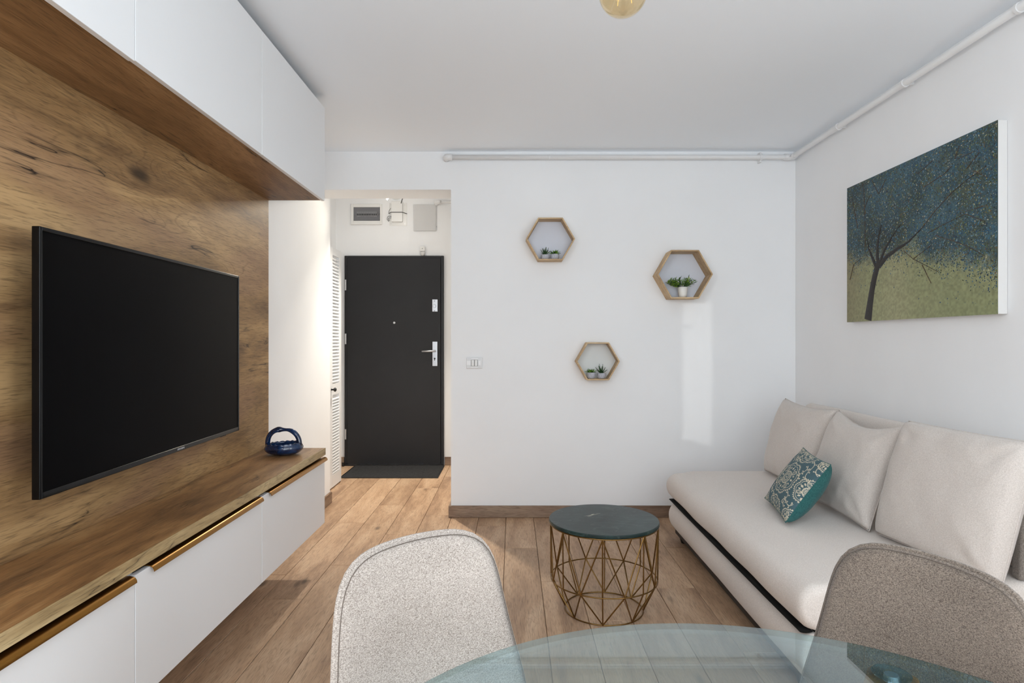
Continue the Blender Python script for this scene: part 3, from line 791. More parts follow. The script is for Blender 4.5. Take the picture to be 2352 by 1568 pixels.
# blue ceramic basket on the worktop
bx, by, bz = -1.1647, 3.1326, ZTOP
bk = thing('ceramic_basket', 'navy glazed ceramic basket with twisted handle on the worktop end', 'ceramic basket', (bx, by, bz))
nseg = 56
rows_ = [(0.030, 0.0008), (0.062, 0.003), (0.082, 0.011), (0.0965, 0.025), (0.099, 0.036), (0.094, 0.046), (0.088, 0.055), (0.0885, 0.059), (0.083, 0.0585), (0.080, 0.050), (0.086, 0.036), (0.078, 0.018), (0.05, 0.008), (0.01, 0.007)]
vsx = []
for ri, (r, h) in enumerate(rows_):
    ring = []
    for k in range(nseg):
        a = 2 * PI * k / nseg
        rr = r; hh = h
        if ri in (6, 7, 8): hh += 0.0022 * math.sin(a * 20); rr += 0.0012 * math.sin(a * 20)
        ring.append((bx + rr * math.cos(a) * 0.98, by + rr * math.sin(a) * 0.80, bz + hh + 0.004 * math.cos(a) * (h / 0.06)))
    ring.append(ring[0]); vsx.append(ring)
b = MB().grid(vsx)
b.add([vsx[0][k] for k in range(nseg)], [tuple(range(nseg))]); b.add([vsx[-1][k] for k in range(nseg)], [tuple(range(nseg))])
b.build('bowl', NAVY, bk, smooth=True, weld=1e-5)
pts, rad = [], []
for i in range(33):
    t = i / 32.0; a = PI * (1 - t)
    x = 0.082 * math.cos(a); z = 0.045 + 0.084 * math.sin(a) ** 0.75
    dip = math.exp(-((t - 0.52) / 0.10) ** 2)
    z -= 0.004 * dip
    pts.append((bx + x - 0.006 * math.sin(a), by + 0.006 * math.sin(4 * t), bz + z))
    rad.append(0.0125 - 0.0045 * math.exp(-((t - 0.56) / 0.09) ** 2) + 0.003 * math.exp(-((t - 0.42) / 0.05) ** 2))
b = MB().tube(pts, rad, 12)
b.tube([(p[0] + 0.004, p[1] - 0.011, p[2] - 0.004) for p in pts[1:15]], [0.006] * 10 + [0.0075, 0.008, 0.006, 0.003], 10)
b.tube([(p[0] - 0.003, p[1] + 0.010, p[2] - 0.003) for p in pts[18:32]], [0.003, 0.005] + [0.006] * 12, 10)
b.build('handle', NAVY, bk, smooth=True)

# ------------------------------------------------------------------ hexagon shelves
def hex_shelf(cxp, cyp, Rr, depth, label, backmat, th=0.009):
    yfront = D - depth
    c_ = px(cxp, cyp, yfront)
    s = thing('hexagon_shelf', label, 'shelf', (c_.x, D, c_.z), group='hexagon wall shelves')
    def hv(r, k): 
        a = PI / 3 * k; return c_.x + r * math.cos(a), c_.z + r * math.sin(a)
    names = ['upper_right_board', 'top_board', 'upper_left_board', 'lower_left_board', 'bottom_board', 'lower_right_board']
    ri = Rr - th / math.cos(PI / 6)
    for k in range(6):
        o0, o1, i0, i1 = hv(Rr, k), hv(Rr, k + 1), hv(ri, k), hv(ri, k + 1)
        MB().hexa([(o0[0], yfront, o0[1]), (o1[0], yfront, o1[1]), (o1[0], D, o1[1]), (o0[0], D, o0[1]),
                   (i0[0], yfront, i0[1]), (i1[0], yfront, i1[1]), (i1[0], D, i1[1]), (i0[0], D, i0[1])]).build('board', SHELFWOOD, s, bevel=0.001, seg=1)
    poly = [hv(ri - 0.0005, k) for k in range(6)]
    MB().prism(poly, D - 0.004, D - 0.0005).build('back_panel', backmat, s, label='pale back panel')
    return c_, c_.z - ri * math.sin(PI / 3), yfront
sh1 = hex_shelf(1264.5, 548.3, 0.166, 0.107, 'hexagonal wooden wall shelf highest and leftmost holding two tiny succulents', BACKING)
sh2 = hex_shelf(1573.5, 629.5, 0.1875, 0.137, 'largest hexagonal wooden wall shelf holding a bushy green plant', BACKING)
sh3 = hex_shelf(1373.5, 829.5, 0.148, 0.105, 'lowest hexagonal wooden wall shelf holding two tiny succulents', BACKING2)

def leaf_blade(b, base, direction, length, width, bend=0.2, thick=0.0012):
    d = Vector(direction).normalized()
    side = d.cross(Vector((0, 0, 1)))
    if side.length < 0.05: side = Vector((1, 0, 0)).cross(d)
    side.normalize(); nrm = side.cross(d)
    P = []
    for t, ww in ((0, 0.55), (0.3, 1.0), (0.65, 0.75), (1.0, 0.04)):
        c_ = Vector(base) + d * length * t + Vector((0, 0, -1)) * bend * length * t * t
        P.append((c_ - side * width * ww / 2, c_ - nrm * thick - nrm * width * 0.2 * ww, c_ + side * width * ww / 2, c_ + nrm * thick))
    vs = [q for r in P for q in r]
    fs = [(i * 4 + k, i * 4 + (k + 1) % 4, (i + 1) * 4 + (k + 1) % 4, (i + 1) * 4 + k) for i in range(3) for k in range(4)]
    b.add(vs, fs)

def succulent(x, y, z, r, h, label, tall, group, mat, wide=1.0):
    s = thing('succulent_pot', label, 'potted plant', (x, y, z), group=group)
    MB().lathe([(r * 0.78, 0.0004), (r * 0.93, h * 0.25), (r, h * 0.6), (r * 0.97, h * 0.95), (r * 0.90, h), (r * 0.82, h * 0.97), (r * 0.80, h * 0.82)], (x, y, z), 24).build('pot', CONCRETE, s, smooth=True)
    MB().lathe([(r * 0.8, h * 0.82), (r * 0.78, h * 0.9), (r * 0.3, h * 0.93)], (x, y, z), 16).build('soil', SOIL, s)
    n = 15 if tall else 20
    for i in range(n):
        b = MB()
        ring = i / n
        a = i * 2.399 + R.random() * 0.3
        if tall:
            el = 1.45 - 0.75 * ring + R.uniform(-0.1, 0.1); ln = h * (1.75 - 0.5 * ring) * R.uniform(0.85, 1.15); wd = 0.0085
        else:
            el = 1.25 - 1.05 * ring + R.uniform(-0.1, 0.1); ln = h * (0.95 + 0.25 * ring) * R.uniform(0.9, 1.1) * wide; wd = 0.010
        leaf_blade(b, (x + 0.006 * math.cos(a), y + 0.006 * math.sin(a), z + h * 0.92), (math.cos(a) * math.cos(el), math.sin(a) * math.cos(el), math.sin(el)), ln, wd, 0.12)
        b.build('leaf', mat if i % 3 else GREEN_D, s, smooth=True)
GR = 'tiny succulents in concrete pots'
fz = sh1[1] + 0.0005
yy = D - 0.055
p = px(1251.8, 0, yy); succulent(p.x, yy, fz, 0.0295, 0.034, 'spiky tall succulent in concrete pot, left in the highest hexagon shelf', True, GR, GREEN_D)
p = px(1274.2, 0, yy); succulent(p.x, yy, fz, 0.0295, 0.038, 'low spreading succulent in concrete pot, right in the highest hexagon shelf', False, GR, GREEN_B)
fz = sh3[1] + 0.0005
yy = D - 0.056
p = px(1357.6, 0, yy); succulent(p.x, yy, fz, 0.0295, 0.042, 'low spreading succulent in concrete pot, left in the lowest hexagon shelf', False, GR, GREEN_B, 0.82)
p = px(1381.4, 0, yy); succulent(p.x, yy, fz, 0.0295, 0.038, 'spiky tall succulent in concrete pot, right in the lowest hexagon shelf', True, GR, GREEN_D)

# bushy plant in white pot
yy = D - 0.07
p = px(1568, 0, yy); fz = sh2[1] + 0.0005
pp = thing('potted_plant', 'bushy green plant in small white pot in the largest hexagon shelf', 'potted plant', (p.x, yy, fz))
MB().lathe([(0.024, 0.0004), (0.028, 0.02), (0.0325, 0.05), (0.0345, 0.071), (0.0335, 0.072), (0.031, 0.066), (0.03, 0.058)], (p.x, yy, fz), 28).build('pot', WHITEPOT, pp, smooth=True)
MB().lathe([(0.031, 0.058), (0.03, 0.062), (0.01, 0.064)], (p.x, yy, fz), 16).build('soil', SOIL, pp)
st = MB(); lb = [MB(), MB(), MB()]
lcount = 0
for i in range(34):
    a = R.uniform(0, 2 * PI); sp = R.random() ** 0.6
    el = 1.45 - 1.15 * sp
    ln = 0.055 + 0.045 * sp + R.uniform(-0.008, 0.008)
    base = Vector((p.x + 0.012 * math.cos(a), yy + 0.012 * math.sin(a), fz + 0.06))
    d = Vector((math.cos(a) * math.cos(el), math.sin(a) * math.cos(el) * 0.55, math.sin(el))).normalized()
    tip = base + d * ln
    tip.y = min(tip.y, D - 0.02)
    st.tube([base, base.lerp(tip, 0.5) + Vector((0, 0, 0.006)), tip], 0.0011, 5)
    for j in range(8):
        t = 0.35 + 0.65 * j / 7.0
        pos = base.lerp(tip, t)
        a2 = a + j * 2.2 + R.uniform(-0.4, 0.4)
        dd = (d * 0.7 + Vector((math.cos(a2), math.sin(a2) * 0.7, R.uniform(-0.2, 0.6)))).normalized()
        b = MB(); leaf_blade(b, pos, dd, R.uniform(0.02, 0.03), 0.0065, 0.1, 0.0006)
        if pos.y + dd.y * 0.03 > D - 0.008: continue
        b.build('leaf', (GREEN_B, GREEN_D, GREEN_L)[(0, 1, 0, 2, 1)[R.randrange(5)]], pp, smooth=True, fix=False); lcount += 1
st.build('stem', GREEN_D, pp)

# ------------------------------------------------------------------ painting on the right wall
py0, py1, pz0, pz1, pxf = 2.433, 3.532, 1.325, 2.092, 1.917
pt = thing('painting', 'unframed canvas painting of a dark windblown blue leaved tree on the right wall', 'painting', (XR, (py0 + py1) / 2, pz0))
boxo('canvas', plain('white_canvas_edge', (216, 215, 213), 0.8, bump=0.2, bscale=500), pt, pxf, XR - 0.001, py0, py1, pz0, pz1, bevel=0.003)
NU, NV = 240, 170
uu, vv = np.meshgrid(np.linspace(0, 1, NU + 1), np.linspace(0, 1, NV + 1), indexing='ij')
def ppt(u, v, off=0.0012):
    return (pxf - off, py1 - (py1 - py0) * u, pz0 + (pz1 - pz0) * v)
rs = np.random.RandomState(5)
def vnoise(sx, sy, seed):
    g = np.random.RandomState(seed).rand(int(sx) + 3, int(sy) + 3)
    x, y = uu * sx, vv * sy; xi, yi = x.astype(int), y.astype(int); fx, fy = x - xi, y - yi
    fx, fy = fx * fx * (3 - 2 * fx), fy * fy * (3 - 2 * fy)
    return (g[xi, yi] * (1 - fx) + g[xi + 1, yi] * fx) * (1 - fy) + (g[xi, yi + 1] * (1 - fx) + g[xi + 1, yi + 1] * fx) * fy
CROWN_U = [0.0, 0.063, 0.187, 0.30, 0.396, 0.466, 0.533, 0.657, 0.777, 0.887, 0.955, 1.0]
CROWN_V = [0.47, 0.41, 0.43, 0.40, 0.395, 0.41, 0.40, 0.36, 0.33, 0.27, 0.23, 0.19]
def crown(u, v):
    """how deep inside the crown: <0 below its lower edge"""
    edge = np.interp(u, CROWN_U, CROWN_V)
    return v - edge
fbm = 0.5 * vnoise(6, 5, 1) + 0.3 * vnoise(16, 13, 2) + 0.2 * vnoise(40, 30, 3)
fine = vnoise(120, 90, 4)
k = crown(uu, vv) + (fbm - 0.5) * 0.20
low = np.array(lin((132, 138, 98))); low2 = np.array(lin((158, 156, 120))); lowb = np.array(lin((112, 104, 72)))
blues = np.array([lin((48, 68, 70)), lin((70, 104, 118)), lin((78, 84, 54)), lin((30, 36, 34))])
g0 = low[None, None, :] * (1 - vnoise(5, 3, 8)[..., None]) + low2[None, None, :] * vnoise(5, 3, 8)[..., None]
side = np.clip(1 - uu / 0.22, 0, 1)[..., None]
g0 = g0 * (1 - 0.7 * side) + lowb * 0.7 * side
bn = vnoise(9, 7, 11); b2 = vnoise(22, 16, 12)
cr = blues[0] * (1 - bn[..., None]) + blues[1] * bn[..., None]
br = np.clip((b2 - 0.45) * 3, 0, 1)[..., None]
cr = cr * (1 - 0.6 * br) + blues[2] * 0.6 * br
dk = np.exp(-(((uu - 0.30) / 0.16) ** 2 + ((vv - 0.55) / 0.17) ** 2))[..., None]
cr = cr * (1 - 0.75 * dk) + blues[3] * 0.75 * dk
cor = np.exp(-((uu / 0.12) ** 2 + ((vv - 1) / 0.16) ** 2))[..., None] + 0.5 * np.exp(-(((uu - 1) / 0.2) ** 2 + ((vv - 1) / 0.25) ** 2))[..., None]
cr = cr * (1 - 0.6 * np.clip(cor, 0, 1)) + blues[3] * 0.6 * np.clip(cor, 0, 1)
mk = np.clip(k / 0.10 + 0.35, 0, 1)[..., None]
base = (g0 * (1 - mk) + cr * mk) * (0.80 + 0.4 * fine[..., None])
b = MB(); b.grid([[ppt(u, v) for v in np.linspace(0, 1, NV + 1)] for u in np.linspace(0, 1, NU + 1)])
PAINT = painted('oil_paint', 0.55, 260, 0.35)
o = b.build('painted_surface', PAINT, pt, fix=False, smooth=True)
set_colors(o, np.concatenate([base.reshape(-1, 3), np.ones(((NU + 1) * (NV + 1), 1))], 1))
# leaf dabs
pal = [(54, 104, 132), (88, 132, 154), (40, 78, 100), (92, 112, 62), (44, 58, 34), (150, 150, 96), (196, 190, 160), (108, 84, 48), (128, 150, 160), (30, 34, 30), (24, 62, 96)]
wts = [20, 12, 16, 11, 12, 6, 4, 8, 6, 10, 10]
cum = np.cumsum(wts) / sum(wts)
b = MB(); cols = []
nd = 0
while nd < 21000:
    u, v = rs.rand(2)
    kk = float(crown(np.array(u), np.array(v)))
    if kk > 0.0: pr = 0.9
    else: pr = 0.55 * math.exp(kk / 0.05) * (1.4 if u > 0.55 else 0.6)
    if rs.rand() > pr: continue
    nd += 1
    sz = (0.0014 + 0.0026 * rs.rand() ** 2.5); an = rs.rand() * PI
    du = Vector((0, -1, 0)); dv = Vector((0, 0, 1)); c_ = Vector(ppt(min(max(u, 0.006), 0.994), min(max(v, 0.008), 0.992), 0.0018 + 0.0006 * rs.rand()))
    e1 = (du * math.cos(an) + dv * math.sin(an)) * sz * 1.5; e2 = (dv * math.cos(an) - du * math.sin(an)) * sz * 0.8
    b.add([c_ - e1, c_ - e2, c_ + e1, c_ + e2], [(0, 1, 2, 3)])
    if kk < -0.02: cc = pal[(0, 2, 10, 4, 10)[rs.randint(5)]]
    else: cc = pal[int(np.searchsorted(cum, rs.rand()))]
    f_ = 0.7 + 0.45 * rs.rand()
    cols += [tuple(x * f_ for x in lin(cc)) + (1,)] * 4
o = b.build('paint_dabs', PAINT, pt, fix=False, kind='stuff', label='thousands of small blue and green leaf dabs')
set_colors(o, cols)
# trunk and limbs
BARK = plain('dark_bark_paint', (26, 20, 16), 0.5, var=0.5, vscale=50, bump=0.8, bscale=120)
BARKBROWN = plain('brown_bark_paint', (74, 56, 42), 0.5, var=0.4, vscale=50)  # lighter brown paint for the twigs
def crop_uv(cx_, cy_):
    x, y = 1920 + cx_ / 3.1366, 260 + cy_ / 3.1366
    d = pxf * F / (x - CX); z = H - (y - CY) * d / F
    return (py1 - d) / (py1 - py0), (z - pz0) / (pz1 - pz0)
def stroke(b, pts, widths, off=0.0028):
    """a raised flat stroke through pixel points of the enlarged crop"""
    P = [Vector(ppt(*[min(max(q, 0.004), 0.996) for q in crop_uv(*p)], off)) for p in pts]
    row0, row1, row2 = [], [], []
    for i, p in enumerate(P):
        t = (P[min(i + 1, len(P) - 1)] - P[max(i - 1, 0)]).normalized(); s = Vector((1, 0, 0)).cross(t).normalized() * widths[i] / 2
        row0.append(p - s + Vector((0.0015, 0, 0))); row1.append(p + Vector((-0.0012, 0, 0))); row2.append(p + s + Vector((0.0015, 0, 0)))
    b.grid([row0, row1, row2])
b = MB()
stroke(b, [(232, 1488), (246, 1380), (262, 1270), (280, 1180), (297, 1110), (312, 1062)], [0.068, 0.056, 0.048, 0.046, 0.046, 0.042])
stroke(b, [(297, 1120), (268, 1050), (240, 980), (226, 900)], [0.03, 0.022, 0.014, 0.008])
stroke(b, [(305, 1110), (300, 1020), (305, 920), (330, 800)], [0.034, 0.03, 0.02, 0.008])
stroke(b, [(312, 1100), (370, 1030), (440, 980), (520, 930), (620, 830)], [0.036, 0.026, 0.02, 0.013, 0.006])
stroke(b, [(308, 1105), (345, 1000), (400, 900), (470, 800)], [0.03, 0.02, 0.014, 0.006])
b.build('trunk', BARK, pt, smooth=True, label='dark brown trunk and limbs')
b = MB()
for pts in ([(215, 960), (212, 760), (205, 560), (195, 500)], [(160, 830), (120, 600)], [(310, 580), (262, 480)], [(312, 585), (365, 470)], [(205, 690), (250, 590)],
            [(190, 1040), (130, 1090), (105, 1200)], [(490, 990), (560, 1050), (640, 1090), (745, 1145)], [(560, 1050), (690, 950)], [(625, 1092), (690, 1225)],
            [(620, 830), (720, 700), (850, 560), (960, 470), (1090, 380)], [(670, 860), (800, 790), (935, 725)], [(935, 725), (1080, 780)], [(640, 530), (780, 440), (840, 380)],
            [(720, 880), (850, 920), (960, 960), (1080, 1030)], [(860, 330), (895, 230)], [(1000, 415), (1100, 465)], [(945, 400), (1040, 280)], [(880, 330), (1010, 270)], [(700, 340), (590, 440)], [(1060, 670), (900, 720)]):
    b = MB()
    stroke(b, pts, [0.0042 - 0.0024 * i / max(1, len(pts) - 1) for i in range(len(pts))], 0.0032)
    b.build('twig', BARKBROWN, pt, smooth=True)

# ------------------------------------------------------------------ round side table
tx, ty = 0.4135, 2.806
ctb = thing('side_table', 'round side table with dark green marble top and brass wire basket base', 'side table', (tx, ty, 0))
MB().lathe([(0.2445, 0.394), (0.2485, 0.396), (0.2487, 0.406), (0.246, 0.410), (0.0, 0.410)], (tx, ty, 0), 72, capt=False).build('top', MARBLE, ctb)
smooth_by_angle(ctb.children[-1], 0.5)
# pale vein fleck in the marble
fk = MB()
for (x0_, y0_, x1_, y1_, ww) in ((1341, 1185, 1372, 1181, 0.006), (1355, 1183, 1366, 1180, 0.014), (1348, 1186, 1360, 1184, 0.006), (1362, 1182, 1380, 1178, 0.004)):
    d0, d1 = 0.81 * F / (y0_ - CY), 0.81 * F / (y1_ - CY)
    a, c_ = px(x0_, y0_, d0), px(x1_, y1_, d1); mdl = (a + c_) / 2
    fk.add([(a.x, a.y, 0.4102), (mdl.x, mdl.y - ww / 2, 0.4102), (c_.x, c_.y, 0.4102), (mdl.x, mdl.y + ww / 2, 0.4102)], [(0, 1, 2, 3)])
fk.build('marble_vein', plain('pale_marble_vein', (186, 184, 164), 0.4), ctb, label='pale vein in the marble')
wr = 0.0032
def ringpts(r, z, n=64): return [(tx + r * math.cos(2 * PI * k / n), ty + r * math.sin(2 * PI * k / n), z) for k in range(n)]
MB().tube(ringpts(0.243, 0.3905), wr, 8, closed=True).build('hoop', BRASS, ctb, smooth=True)
MB().tube(ringpts(0.240, 0.145, 64), wr, 8, closed=True).build('hoop', BRASS, ctb, smooth=True)
MB().tube(ringpts(0.176, wr + 0.0005), wr, 8, closed=True).build('hoop', BRASS, ctb, smooth=True)
def cp(r, ang, z): 
    a = math.radians(ang - 90); return Vector((tx + r * math.cos(a), ty + r * math.sin(a), z))
for k_ in range(8):
    a0 = -9.5 + 45 * k_
    T, Bt = cp(0.243, a0, 0.389), cp(0.176, a0, wr + 0.0005)
    MB().tube([T, cp(0.240, a0, 0.145), Bt], wr, 7).build('rod', BRASS, ctb, smooth=False)
    for sgn in (-1, 1):
        Mn = cp(0.240, a0 + sgn * 22.5, 0.145)
        MB().tube([T, Mn], wr, 7).build('rod', BRASS, ctb)
        MB().tube([Mn, Bt], wr, 7).build('rod', BRASS, ctb)

# ------------------------------------------------------------------ sofa
SY0, SY1 = 2.05, 3.86
SX0, SX1 = 0.952, 1.905
sofa = thing('sofa', 'beige fabric sofa with black front piping along the right wall', 'sofa', ((SX0 + SX1) / 2, (SY0 + SY1) / 2, 0))
def slab(name, prof_fn, mat, y0, y1, endr, ny=48, sag=0.0, seed=0):
    """closed profile swept along y with rounded ends"""
    prof = prof_fn()
    n = len(prof); cxm = sum(p[0] for p in prof) / n; czm = sum(p[1] for p in prof) / n
    rows = []
    for i in range(ny + 1):
        t = i / ny
        # denser near the ends
        y = y0 + (y1 - y0) * (0.5 - 0.5 * math.cos(PI * t))
        e0, e1 = y - y0, y1 - y
        e = min(e0, e1); rr = endr[0] if e0 < e1 else endr[1]
        ins = 0.0
        if e < rr: ins = rr - math.sqrt(max(0, rr * rr - (rr - e) ** 2))
        row = []
        for (x, z) in prof:
            dx, dz = x - cxm, z - czm
            L = math.hypot(dx, dz)
            f = max(0.0, 1 - ins / max(L, ins + 1e-4))
            sx = max(0.02, 1 - ins / max(abs(dx), ins * 1.0 + 1e-4)) if abs(dx) > 1e-6 else 1
            hx = (max(p[0] for p in prof) - min(p[0] for p in prof)) / 2; hz = (max(p[1] for p in prof) - min(p[1] for p in prof)) / 2
            fx, fz = 1 - ins / hx, 1 - ins / hz
            nx_, nz_ = cxm + dx * fx, czm + dz * fz
            wob = mn.noise(Vector((x * 3 + seed, y * 3.2, z * 3))) * sag
            row.append((nx_ + wob * (1 if dx < 0 else 0), y, nz_ + wob * (0.7 if dz > 0 else 0)))
        row.append(row[0]); rows.append(row)
    b = MB().grid(rows)
    b.add(rows[0][:-1], [tuple(range(n))]); b.add(rows[-1][:-1], [tuple(range(n))])
    o = b.build(name, mat, sofa, weld=1e-5)
    smooth_by_angle(o, 0.75)
    return o
def seat_prof():
    pts = []
    zb, zt = 0.243, 0.412
    # front bullnose, soft crown
    for i in range(17):
        a = -PI / 2 + PI * i / 16
        pts.append((SX0 + 0.085 - 0.085 * math.cos(a) ** 0.8, (zb + zt) / 2 - 0.006 + 0.078 * math.sin(a)))
    for x in (1.12, 1.25, 1.4, 1.6, 1.75): pts.append((x, zt + 0.0 * x))
    pts += [(SX1 - 0.03, zt - 0.004), (SX1, zt - 0.03), (SX1, zb + 0.02), (SX1 - 0.02, zb)]
    for x in (1.75, 1.6, 1.4, 1.25, 1.12): pts.append((x, zb))
    return pts
def base_prof():
    pts = []
    zb, zt = 0.058, 0.232
    for i in range(17):
        a = -PI / 2 + PI * i / 16
        pts.append((SX0 + 0.012 + 0.08 - 0.08 * math.cos(a) ** 0.75, (zb + zt) / 2 + (zt - zb) / 2 * math.sin(a)))
    pts += [(1.3, zt), (1.6, zt), (SX1 - 0.01, zt), (SX1 - 0.01, zb), (1.6, zb), (1.3, zb)]
    return pts
slab('base', base_prof, SOFAFAB, SY0 + 0.015, SY1 - 0.02, (0.03, 0.05), sag=0.004, seed=3)
slab('seat', seat_prof, SOFAFAB, SY0, SY1, (0.034, 0.05), sag=0.007, seed=1)
boxo('frame', BLACKFAB, sofa, SX0 + 0.07, SX1 - 0.03, SY0 + 0.03, SY1 - 0.03, 0.2325, 0.2425)
# black piping in the gap, a flattened uneven roll
rows = []
for i in range(61):
    t = i / 60; y = SY0 + 0.03 + (SY1 - SY0 - 0.07) * t
    s_ = 0.0105 * (1 + 0.18 * mn.noise(Vector((y * 7, 0.3, 0)))) * min(1, 6 * t + 0.5, 6 * (1 - t) + 0.3)
    row = [(SX0 + 0.038 + 0.023 * math.cos(a) * -1, y, 0.2385 + s_ * math.sin(a)) for a in [2 * PI * k / 12 for k in range(12)]]
    row.append(row[0]); rows.append(row)
b = MB().grid(rows); b.add(rows[0][:-1], [tuple(range(12))]); b.add(rows[-1][:-1], [tuple(range(12))])
b.build('piping', BLACKFAB, sofa, smooth=True, weld=1e-5, label='black piping between seat and base')
def back_prof():
    return [(1.79, 0.413), (1.792, 0.6), (1.796, 0.75), (1.803, 0.80), (1.82, 0.824), (1.85, 0.834), (1.885, 0.822), (SX1 - 0.002, 0.77), (SX1, 0.6), (SX1, 0.413)]
slab('backrest', back_prof, SOFAFAB, SY0 + 0.06, SY1 - 0.02, (0.02, 0.03), sag=0.004, seed=9)
MB().prism([(1.70, 0.4135), (1.705, 0.6), (1.74, 0.76), (1.80, 0.80), (1.86, 0.80), (SX1, 0.74), (SX1, 0.4135)], SY0 + 0.012, SY0 + 0.057).build('end_panel', GREYFAB, sofa, bevel=0.012, seg=3, label='grey brown fabric end of the backrest')
for (fx, fy) in ((SX0 + 0.09, SY1 - 0.14), (SX0 + 0.09, SY0 + 0.14), (SX1 - 0.12, SY1 - 0.14), (SX1 - 0.12, SY0 + 0.14)):
    MB().lathe([(0.026, 0.0005), (0.032, 0.02), (0.034, 0.062)], (fx, fy, 0), 16).build('foot', BLACKMATT, sofa)
MB().box(SX0 + 0.05, SX0 + 0.075, SY0 + 0.06, SY1 - 0.06, 0.036, 0.066).build('under_rail', BLACKMATT, sofa)

# back cushions
def cushion(name, label, cat, frame, W_, H_, T_, mat, group=None, flat=0.42, pinch=0.05, wr_=0.01, seed=0, nn=44, sag=0.0):
    o3, ax, up, nr = frame                  # bottom centre, right axis, up axis, front normal
    c_ = thing(name, label, cat, tuple(o3), group=group)
    def surf(sign):
        P = []
        for i in range(nn + 1):
            row = []
            for j in range(nn + 1):
                u, v = -1 + 2 * i / nn, -1 + 2 * j / nn
                u, v = math.sin(u * PI / 2) if False else u, v
                e = max(0.0, (1 - abs(u) ** 2.6) * (1 - abs(v) ** 2.6))
                th = T_ / 2 * (e ** flat)
                x = u * W_ / 2 * (1 - pinch * (1 - v * v)); z = H_ / 2 + v * H_ / 2 * (1 - pinch * (1 - u * u))
                z -= sag * (1 - u * u) * max(0.0, (v + 0.2) / 1.2) ** 2
                rim = 1 - e
                n_ = mn.noise(Vector((x * 9 + seed * 7, z * 9, 0.3 * sign))) + 0.6 * mn.noise(Vector((x * 20 + seed * 3, z * 17, 1.3)))
                # creases fanning out of the corners
                cr_ = 0.0
                for (cu, cv) in ((-1, 1), (1, 1), (1, -1)):
                    du, dv = u - cu, v - cv; rr = math.hypot(du, dv) + 1e-4; aa = math.atan2(dv, du)
                    cr_ += math.sin(aa * 9 + seed * 2 + cu) * math.exp(-rr * 1.9) * min(1, rr * 5)
                th += (n_ * wr_ + cr_ * wr_ * 1.1) * min(1, e * 3.0) * (0.35 + 0.65 * rim)
                s = nr * (sign * th * (1.0 if sign > 0 else 0.55))
                row.append(o3 + ax * x + up * z + s)
            P.append(row)
        return P
    A, B = surf(1), surf(-1)
    b = MB().grid(A); b.grid(B)
    o = b.build('cover', mat, c_, smooth=True, weld=1e-5)
    # seam cord round the rim
    per = [A[i][0] for i in range(nn)] + [A[nn][j] for j in range(nn)] + [A[nn - i][nn] for i in range(nn)] + [A[0][nn - j] for j in range(nn)]
    MB().tube(per, 0.0022, 5, closed=True).build('seam', mat, c_, smooth=True)
    return c_, A
def frame_of(x0, y0, x1, y1, ztop, xtop_shift, zb=0.42, sink=0.0):
    """bottom edge from (x0,y0) far to (x1,y1) near, leaning back so that the top is xtop_shift further to +x"""
    ax = Vector((x1 - x0, y1 - y0, 0)); W_ = ax.length; ax.normalize()
    upv = Vector((xtop_shift, 0, ztop - zb)); upv -= ax * upv.dot(ax); Hh = upv.length; upv.normalize()
    nr = upv.cross(ax)
    if nr.x > 0: nr = -nr
    return (Vector(((x0 + x1) / 2, (y0 + y1) / 2, zb)), ax, upv, nr), W_, Hh
GC = 'loose sofa back cushions'
T = 0.20
def back_cushion(label, seed, x0, y0, x1, y1, ztop, shift, W_=None, T=0.20, pinch=0.035, sag=0.0, flat=0.40):
    fr_, w__, h__ = frame_of(x0, y0, x1, y1, ztop, shift)
    return cushion('back_cushion', label, 'cushion', fr_, w__, h__, T, CUSHFAB, GC, flat=flat, pinch=pinch, wr_=0.0085, seed=seed, sag=sag)
back_cushion('beige sofa back cushion at the far end next to the back wall', 1, 1.555, 3.80, 1.545, 3.17, 0.865, 0.125, T=0.17, sag=0.015)
back_cushion('beige middle sofa back cushion behind the teal patterned pillow', 4, 1.51, 3.165, 1.495, 2.585, 0.865, 0.165, T=0.17, pinch=0.05, sag=0.045)
back_cushion('largest looking beige sofa back cushion nearest the camera', 6, 1.515, 2.555, 1.58, 1.99, 0.885, 0.14, T=0.19, flat=0.30, pinch=0.02)

